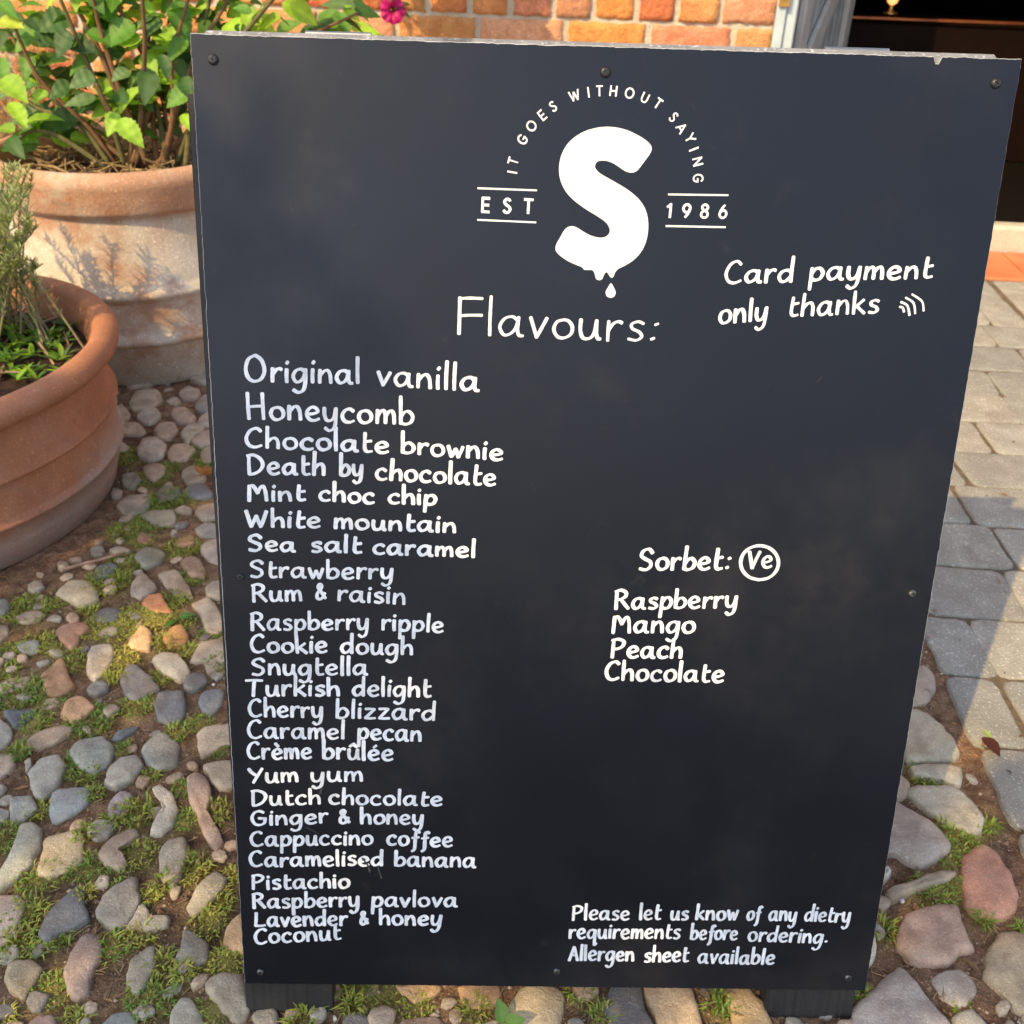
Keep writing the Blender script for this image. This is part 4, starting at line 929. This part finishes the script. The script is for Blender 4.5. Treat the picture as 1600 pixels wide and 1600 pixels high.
gl('R', 1.04, [(.12,1.6),(.10,.8),(.10,.0)], [(.0,1.58),(.4,1.72),(.76,1.5),(.74,1.12),(.42,.88),(.14,.84)], [(.42,.86),(.72,.4),(.98,.02)])
gl('T', 1.16, [(.0,1.62),(.55,1.66),(1.12,1.62)], [(.58,1.62),(.52,.8),(.48,.0)])
gl('G', 1.10, [(.92,1.42),(.64,1.62),(.28,1.42),(.07,.8),(.22,.18),(.55,.0),(.92,.2),(1.0,.68)], [(.55,.74),(.8,.72),(1.08,.70)])
gl('Y', 1.02, [(.06,1.6),(.22,1.2),(.48,.85)], [(.98,1.6),(.68,.8),(.36,.0)])
gl('P', .98, [(.14,1.66),(.12,.8),(.10,.0)], [(.02,1.58),(.45,1.72),(.86,1.5),(.82,1.08),(.5,.82),(.14,.78)])
gl('L', .96, [(.22,1.6),(.18,.8),(.10,.1)], [(.08,.1),(.5,.06),(.92,.14)])
gl('F', 1.0, [(.10,1.80),(.10,.9),(.10,.0)], [(.10,1.76),(.5,1.80),(.98,1.80)], [(.12,.95),(.5,1.0),(.98,1.02)])
gl('V', .98, [(.06,1.45),(.24,.7),(.42,.0)], [(.42,.02),(.66,.75),(.9,1.45)])
gl('A', 1.0, [(.46,1.62),(.26,.8),(.06,.0)], [(.46,1.62),(.7,.8),(.92,.02)], [(.18,.56),(.5,.58),(.8,.56)])
gl('&', 1.12, [(1.06,.1),(.6,.75),(.30,1.2),(.44,1.52),(.66,1.4),(.62,1.1),(.2,.55),(.2,.14),(.5,.0),(.8,.22),(1.0,.62)])
gl(':', .5, [(.22,.92),(.34,1.0)], [(.12,.12),(.24,.2)])
gl('.', .3, [(.1,.18),(.22,.26)])
G['é'] = (G['e'][0], G['e'][1]+([(.38,1.28),(.58,1.52)],)); G['è'] = (G['e'][0], G['e'][1]+([(.26,1.55),(.48,1.28)],)); G['û'] = (G['u'][0], G['u'][1]+([(.14,1.26),(.40,1.52)], [(.40,1.52),(.66,1.26)]))
G['B'] = G['R']
LAYER = [0]
def ribbon(mb, pts, w, nib=.35, cap=True):
    """a brush or pen stroke in board coordinates; nib: how much the width changes with direction"""
    pts = [np.asarray(p, float) for p in pts]; k = len(pts); L = []; Rr = []; LAYER[0] = (LAYER[0]+1) % 7; z0 = .00022+LAYER[0]*.00005
    acc = [0.0]
    for a, b_ in zip(pts, pts[1:]): acc.append(acc[-1]+np.linalg.norm(b_-a))
    v = []; ws = w*rng.uniform(.92, 1.08); sd = rng.uniform(0, 40)
    def off(i):
        d = pts[min(i+1, k-1)]-pts[max(i-1, 0)]; d = d/(np.linalg.norm(d)+1e-12); th = math.atan2(d[1], d[0])
        hw = ws*.5*((1-nib)+nib*abs(math.sin(th-.35)))*(1+.15*nz((acc[i]*150+sd, 0, 0))+.06*nz((acc[i]*600, sd, 0))); return d, np.array([-d[1], d[0]]), hw
    secs = []
    d, n_, hw = off(0)
    if cap: secs += [(pts[0]-d*hw*.62, n_, hw*.45), (pts[0]-d*hw*.38, n_, hw*.82)]
    for i in range(k): d, n_, hw = off(i); secs.append((pts[i], n_, hw))
    if cap: secs += [(pts[-1]+d*hw*.38, n_, hw*.82), (pts[-1]+d*hw*.62, n_, hw*.45)]
    m = len(secs); sh = rng.uniform(.82, 1.0)
    for i, (p, n_, hw) in enumerate(secs):
        z = z0+.00012*i/m; v += [b3(p+n_*hw, z), b3(p-n_*hw, z)]
    mb.add(v, [(2*i, 2*i+1, 2*i+3, 2*i+2) for i in range(m-1)], (.84*sh, .85*sh, .87*sh))
M_paint = mat('white paint pen', attr=True, c2=(.80,.83,.87), scale=110, rough=.5, contrast=(.38,.60))
for m__ in (M_paint,): pass
def word(mb, txt, x0, y0, x1, y1, xh, pen, asc=1.0):
    """txt written from pixel (x0, y0) to (x1, y1) on the sign; xh: height of a small letter, pen: stroke width, in pixels"""
    a, b_ = buv(x0, y0), buv(x1, y1); ex = b_-a; Lw = np.linalg.norm(ex); ex /= Lw; ey = np.array([-ex[1]*.3, 1.0]); ey /= np.linalg.norm(ey)
    xh -= pen*.62; mx, my = (x0+x1)/2, (y0+y1)/2; h = buv(mx, my-xh)[1]-buv(mx, my)[1]
    pen *= .86; pw = pen*(.5*h/xh+.5*(buv(mx+9, my)[0]-buv(mx, my)[0])/9); a = a+np.array([0, pw*.45])
    gap = .20; tot = sum(G[c][0] for c in txt)+gap*(len(txt)-1); sx = (Lw-pw*.8)/tot; u = 0.0; o = a+ex*pw*.4
    for i, c in enumerate(txt):
        w_, sts = G[c]; jy = rng.normal(0, .02)*h; js = rng.uniform(.95, 1.05); sl_ = rng.normal(.02, .02)
        for s in sts:
            P_ = []
            for (gx_, gy_) in s:
                yy = gy_*js
                if yy > 1.05: yy = 1.05+(yy-1.05)*asc
                P_.append(o+ex*((u+gx_)*sx+sl_*yy*h)+ey*(yy*h+jy))
            ribbon(mb, smooth_line(P_, 6), pw)
        u += w_+gap
def line(label, words, pen=None, parent=None):
    mb = MB()
    for w_ in words: word(mb, *w_)
    o = mb.build('lettering', M_paint, panel); o['label'] = label; return o
def T(ox, oy, s, pen, xh, rows, asc=.86):
    for r in rows:
        ws = []
        for (t, xa, ya, xb, yb) in r: ws.append((t, ox+xa/s, oy+ya/s, ox+xb/s, oy+yb/s, xh/s, pen, asc))
        line('hand lettered line reading '+' '.join(w_[0] for w_ in r), ws)
s1 = 1600/470
T(350, 530, s1, 7.2, 84, [[('Original',105,230,732,244),('vanilla',805,250,1362,286)], [('Honeycomb',115,430,1018,462)]], 1.25)
T(350, 530, s1, 7.2, 72, [[('Chocolate',105,580,885,612),('brownie',935,611,1490,652)], [('Death',120,726,547,730),('by',608,730,747,735),('chocolate',800,752,1452,788)]], 1.2)
T(350, 530, s1, 7.2, 64, [[('Mint',120,868,440,866),('choc',498,864,808,882),('chip',866,880,1137,888)], [('White',110,1003,522,1010),('mountain',578,1013,1242,1036)], [('Sea',122,1130,388,1138),('salt',456,1138,738,1142),('caramel',785,1148,1344,1168)]], 1.12)
T(350, 860, s1, 6.4, 66, [[('Strawberry',132,148,907,158)], [('Rum',145,280,424,272),('&',480,267,550,266),('raisin',598,272,972,294)], [('Raspberry',137,430,777,426),('ripple',832,428,1174,442)],
   [('Cookie',135,548,557,552),('dough',615,553,1012,561)], [('Snugtella',140,668,770,668)], [('Turkish',112,780,624,778),('delight',678,778,1107,786)], [('Cherry',125,890,534,893),('blizzard',588,895,1132,909)],
   [('Caramel',120,1006,650,1006),('pecan',704,1008,1057,1022)], [('Crème',118,1116,474,1112),('brûlée',518,1112,907,1123)]], 1.0)
T(350, 1180, s1, 6.0, 60, [[('Yum',122,155,404,145),('yum',456,148,747,142)], [('Dutch',142,275,522,263),('chocolate',553,265,1167,273)], [('Ginger',140,380,562,365),('&',603,368,677,366),('honey',720,369,1067,372)],
   [('Cappuccino',135,487,799,480),('coffee',860,482,1222,492)], [('Caramelised',130,598,854,590),('banana',900,592,1345,602)], [('Pistachio',143,720,674,708)], [('Raspberry',148,820,727,808),('pavlova',778,808,1247,811)],
   [('Lavender',156,918,662,908),('&',716,905,774,902),('honey',820,905,1162,910)], [('Coconut',155,1008,629,984)]], .84)
s2 = 1600/450
T(850, 820, s2, 7.4, 82, [[('Sorbet:',515,258,1050,255)]], 1.2)
T(850, 820, s2, 6.6, 74, [[('Raspberry',383,476,1077,466)], [('Mango',368,608,842,605)], [('Peach',362,745,772,745)], [('Chocolate',328,868,1002,880)]], .95)
mb = MB(); word(mb, 'Ve', 850+1118/s2, 820+247/s2, 850+1272/s2, 820+246/s2, 76/s2, 6.4, .9)
ribbon(mb, smooth_line([buv(850+(1197+105*math.cos(t))/s2, 820+(210+95*math.sin(t))/s2) for t in np.arange(13)/12*2*math.pi+1.6], 4), .0034, .2)
o = mb.build('lettering', M_paint, panel); o['label'] = 'letters Ve inside a hand drawn circle'
s3 = 1600/420
T(1080, 380, s3, 7.0, 88, [[('Card',186,248,612,238),('payment',690,232,1436,215)]], 1.2)
T(1080, 380, s3, 6.4, 92, [[('only',153,490,457,462),('thanks',563,445,1117,420)]], .75)
mb = MB()
for (a_, b_, c_) in (((1240,378),(1258,384),(1266,408)), ((1248,350),(1286,372),(1298,428)), ((1276,324),(1322,356),(1332,418)), ((1314,304),(1372,346),(1382,402))):
    ribbon(mb, smooth_line([buv(1080+q[0]/s3, 380+q[1]/s3) for q in (a_, b_, c_)], 7), .0018, .2)
o = mb.build('contactless_symbol', M_paint, panel)
T(700, 90, 3.2, 6.6, 108, [[('Flavours:',35,1388,1068,1428)]], 1.12)
s4 = 1600/580
T(820, 1380, s4, 5.2, 47, [[('Please',198,160,454,160),('let',488,160,588,160),('us',622,160,706,160),('know',730,160,921,162),('of',950,163,1016,163),('any',1045,164,1172,166),('dietry',1198,166,1403,172)],
   [('requirements',185,240,671,242),('before',708,244,918,246),('ordering.',955,250,1307,264)], [('Allergen',183,335,474,338),('sheet',508,343,708,341),('available',740,347,1077,352)]], .9)
M_scuff = mat('scuffed paint', (.045,.046,.05), (.02,.021,.024), 220, .6)
for pts_, w_ in (([(452,315),(458,332)],1.0), ([(566,1340),(575,1352),(578,1362)],3.5), ([(590,1352),(596,1372)],2.5), ([(505,1222),(500,1240)],4), ([(478,1292),(498,1302)],2.5), ([(1276,598),(1284,588)],1.6)):
    sc_ = MB(); ribbon(sc_, smooth_line([buv(*q) for q in pts_], 5), w_*.0005, .5); sc_.build('scuff', M_scuff, panel)
# ---- the printed logo
def LP(x, y): return buv(700+x/3.2, 90+y/3.2)
M_print = mat('white print', (.74,.75,.76), (.70,.71,.73), 30, .45)
logo = [(1013,437),(985,410),(940,383),(890,361),(830,348),(770,347),(700,362),(640,393),(595,435),(566,490),(555,550),(560,605),(580,655),(610,695),(650,730),(700,765),(750,795),(790,825),(808,855),(805,880),(785,897),(755,900),(715,890),(680,872),(650,853),(625,843),(600,847),(580,865),(560,900),(543,930),(537,955),(545,975),(570,998),(605,1020),(650,1040),(668,1047),(680,1060),(700,1062),(722,1063),(733,1080),(740,1105),(755,1113),(770,1108),(778,1090),(785,1077),(795,1073),(803,1085),(815,1100),(827,1095),(835,1075),(850,1057),(880,1042),(920,1018),(955,985),(980,945),(995,900),(1001,850),(998,800),(985,755),(960,715),(930,685),(890,655),(840,625),(790,597),(755,575),(738,555),(735,540),(745,522),(765,515),(795,517),(825,528),(855,547),(885,567),(910,575),(935,572),(955,555),(985,515),(1010,480),(1018,458)]
def flatpoly(name, pl, label=None):
    ol = smooth_line([LP(*q) for q in pl], 3, True); n = len(ol)
    v = [b3(q, .0003) for q in ol]+[b3(q, -.0002) for q in ol]
    o = mk(name, v, [tuple(range(n))]+[(i, (i+1)%n, n+(i+1)%n, n+i) for i in range(n)], M_print, panel)
    if label: o['label'] = label
    return o
flatpoly('logo', logo, 'large white letter S dripping at its lower end')
flatpoly('logo_drip', [(815,1128),(830,1152),(838,1172),(832,1193),(813,1201),(794,1193),(788,1172),(798,1152)])
SG = {'I':(0,[[(0,0),(0,1)]]),'T':(.62,[[(0,1),(.62,1)],[(.31,1),(.31,0)]]),'G':(.8,[[(.76,.82),(.6,.97),(.4,1.0),(.14,.86),(.03,.5),(.14,.14),(.4,0),(.66,.1),(.78,.42)],[(.8,.45),(.45,.45)]]),
 'O':(.92,[[(.46+.45*math.sin(t),.5+.5*math.cos(t)) for t in np.arange(17)/16*2*math.pi]]),'E':(.5,[[(0,0),(0,1)],[(0,1),(.5,1)],[(0,.5),(.46,.5)],[(0,0),(.5,0)]]),
 'S':(.54,[[(.5,.84),(.38,.98),(.16,.96),(.05,.76),(.18,.58),(.38,.46),(.51,.27),(.38,.03),(.14,.02),(.0,.18)]]),'W':(1.05,[[(0,1),(.27,0)],[(.27,0),(.52,.85)],[(.52,.85),(.78,0)],[(.78,0),(1.05,1)]]),
 'H':(.66,[[(0,0),(0,1)],[(.66,0),(.66,1)],[(0,.5),(.66,.5)]]),'U':(.64,[[(0,1),(0,.35),(.1,.08),(.32,0),(.54,.08),(.64,.35),(.64,1)]]),'A':(.8,[[(0,0),(.4,1)],[(.4,1),(.8,0)],[(.14,.32),(.66,.32)]]),
 'Y':(.72,[[(0,1),(.36,.45)],[(.72,1),(.36,.45)],[(.36,.5),(.36,0)]]),'N':(.68,[[(0,0),(0,1)],[(0,1),(.68,0)],[(.68,0),(.68,1)]]),
 '1':(.25,[[(0,.78),(.25,1)],[(.25,1),(.25,0)]]),'9':(.6,[[(.56,.68),(.45,.44),(.22,.42),(.04,.62),(.12,.9),(.34,1.0),(.54,.86),(.56,.62),(.4,.25),(.2,0)]]),
 '8':(.58,[[(.29,.55),(.09,.68),(.09,.88),(.29,1.0),(.49,.88),(.49,.68),(.29,.55),(.06,.38),(.06,.12),(.29,0),(.52,.12),(.52,.38),(.29,.55)]]),'6':(.6,[[(.4,1.0),(.2,.75),(.04,.38),(.06,.14),(.26,0),(.48,.1),(.56,.36),(.38,.57),(.15,.52),(.04,.34)]])}
def sans(mb, ch, x, y, rot, hpx, pen):
    """a printed capital centred on logo pixel (x, y)"""
    c = LP(x, y); sc = (LP(x, y-hpx)-c)[1]; w, sts = SG[ch]; pw = pen*sc/hpx; ca, sa = math.cos(rot), math.sin(rot)
    for s in sts:
        s_ = smooth_line(s, 5) if len(s) > 2 else [np.array(s[0], float), np.array(s[1], float)]
        P_ = [c+sc*np.array([ca*(q[0]-w/2)-sa*(q[1]-.5), sa*(q[0]-w/2)+ca*(q[1]-.5)]) for q in s_]
        if len(s_) == 2:
            d = (P_[1]-P_[0]); d /= np.linalg.norm(d); P_ = [P_[0]-d*pw*.3, P_[0]*.5+P_[1]*.5, P_[1]+d*pw*.3]
        ribbon(mb, P_, pw, 0.0, False)
mb = MB()
for ch, x, y in (('I',321,573),('T',326,518),('G',372,410),('O',417,342),('E',471,288),('S',525,244),('W',632,190),('I',702,174),('T',757,167),('H',827,167),('O',908,178),('U',985,200),('T',1050,230),('S',1128,298),('A',1168,352),('Y',1211,403),('I',1229,458),('N',1248,520),('G',1250,603)):
    sans(mb, ch, x, y, -math.atan2(x-787, 640-y), 48, 9)
o = mb.build('logo_text', M_paint, panel); o['label'] = 'printed arc reading IT GOES WITHOUT SAYING'
mb = MB()
for ch, x, y in (('E',189,737),('S',296,741),('T',402,744)): sans(mb, ch, x, y, -.03, 68, 14)
o = mb.build('logo_text', M_paint, panel); o['label'] = 'printed EST'
mb = MB()
for ch, x, y in (('1',1104,765),('9',1192,767),('8',1283,768),('6',1376,769)): sans(mb, ch, x, y, -.03, 66, 13)
o = mb.build('logo_text', M_paint, panel); o['label'] = 'printed 1986'
for a_, b_ in (((147,653),(445,664)),((146,811),(441,824)),((1100,684),(1402,688)),((1088,842),(1388,848))):
    mb = MB(); ribbon(mb, smooth_line([LP(*a_), LP(*b_)], 4), .0014, 0.0, False); mb.build('logo_rule', M_paint, panel)

# ================================================================== THE TREE WHOSE SHADE FALLS ON THE SIGN
def G_of(p): p = np.asarray(p, float); return p[:2]-SUN[:2]/SUN[2]*p[2]
holes = [(*gp(232,985)[:2], .045), (*gp(185,1035)[:2], .035), (*gp(250,1010)[:2], .03), (*gp(345,1410)[:2], .04), (*gp(360,1350)[:2], .035), (*gp(330,1500)[:2], .03), (*gp(60,1370)[:2], .02), (*gp(740,1570)[:2], .06), (*gp(830,1580)[:2], .04),
         (*G_of(gp(150,440,.27)), .03), (*gp(255,900)[:2], .02), (*gp(55,1560)[:2], .03)]
def shade(x, y):
    w = .07*nz((x, y, 7), 5)+.03*nz((x, y, 3), 14)
    if not (y < (.36 if x < .42 else .31)+w or (x < .26+w*1.5 and y < 1.12+w*1.5)):
        return 0
    for hx, hy, r in holes:
        if math.hypot(x-hx, y-hy) < r: return 0
    return 1
lf3 = MB(); cen = np.zeros(3); nL = 0
while nL < 15000:
    x, y = rng.uniform(-2.5, 1.9), rng.uniform(-1.6, 1.3)
    if not shade(x, y): continue
    z = rng.uniform(2.9, 4.3); p = np.array([x, y, 0])+SUN/SUN[2]*z; a = rng.uniform(0, 6.28); L = rng.uniform(.05, .085)
    nr = SUN+rng.normal(0, .45, 3); nr /= np.linalg.norm(nr); d = np.cross(nr, [math.cos(a), math.sin(a), .3]); d /= np.linalg.norm(d); s = np.cross(nr, d)
    lf3.add([p-d*L/2, p+s*L*.3+nr*.008, p+d*L/2, p-s*L*.3+nr*.008], [(0,1,2,3)], np.array((.06,.13,.03))*rng.uniform(.7, 1.3)); cen += p; nL += 1
cen /= nL
tb = np.array([cen[0]-1.2, cen[1]-1.6, 0]); tree = thing('shade_tree', tb, 'broad leafy tree behind the viewer casting dappled shade over the sign and cobbles', 'tree')
lf3.build('crown', M_leaf, tree)
b = MB(); fork = tb+np.array([.15,.2,2.1]); b.tube(smooth_line([tb-np.array([0,0,.1]), tb+np.array([.05,.05,1.0]), fork], 6), list(np.linspace(.17, .11, 13)), 12, (.10,.075,.05))
for k in range(11):
    q = cen+np.array([rng.uniform(-1.7,1.7), rng.uniform(-1.2,1.2), rng.uniform(.0,.5)]); b.tube(smooth_line([fork-np.array([0,0,.1]), fork*.5+q*.5+np.array([0,0,.25]), q], 6), list(np.linspace(.06, .010, 13)), 8, (.10,.075,.05))
b.build('trunk', M_stem, tree, True)
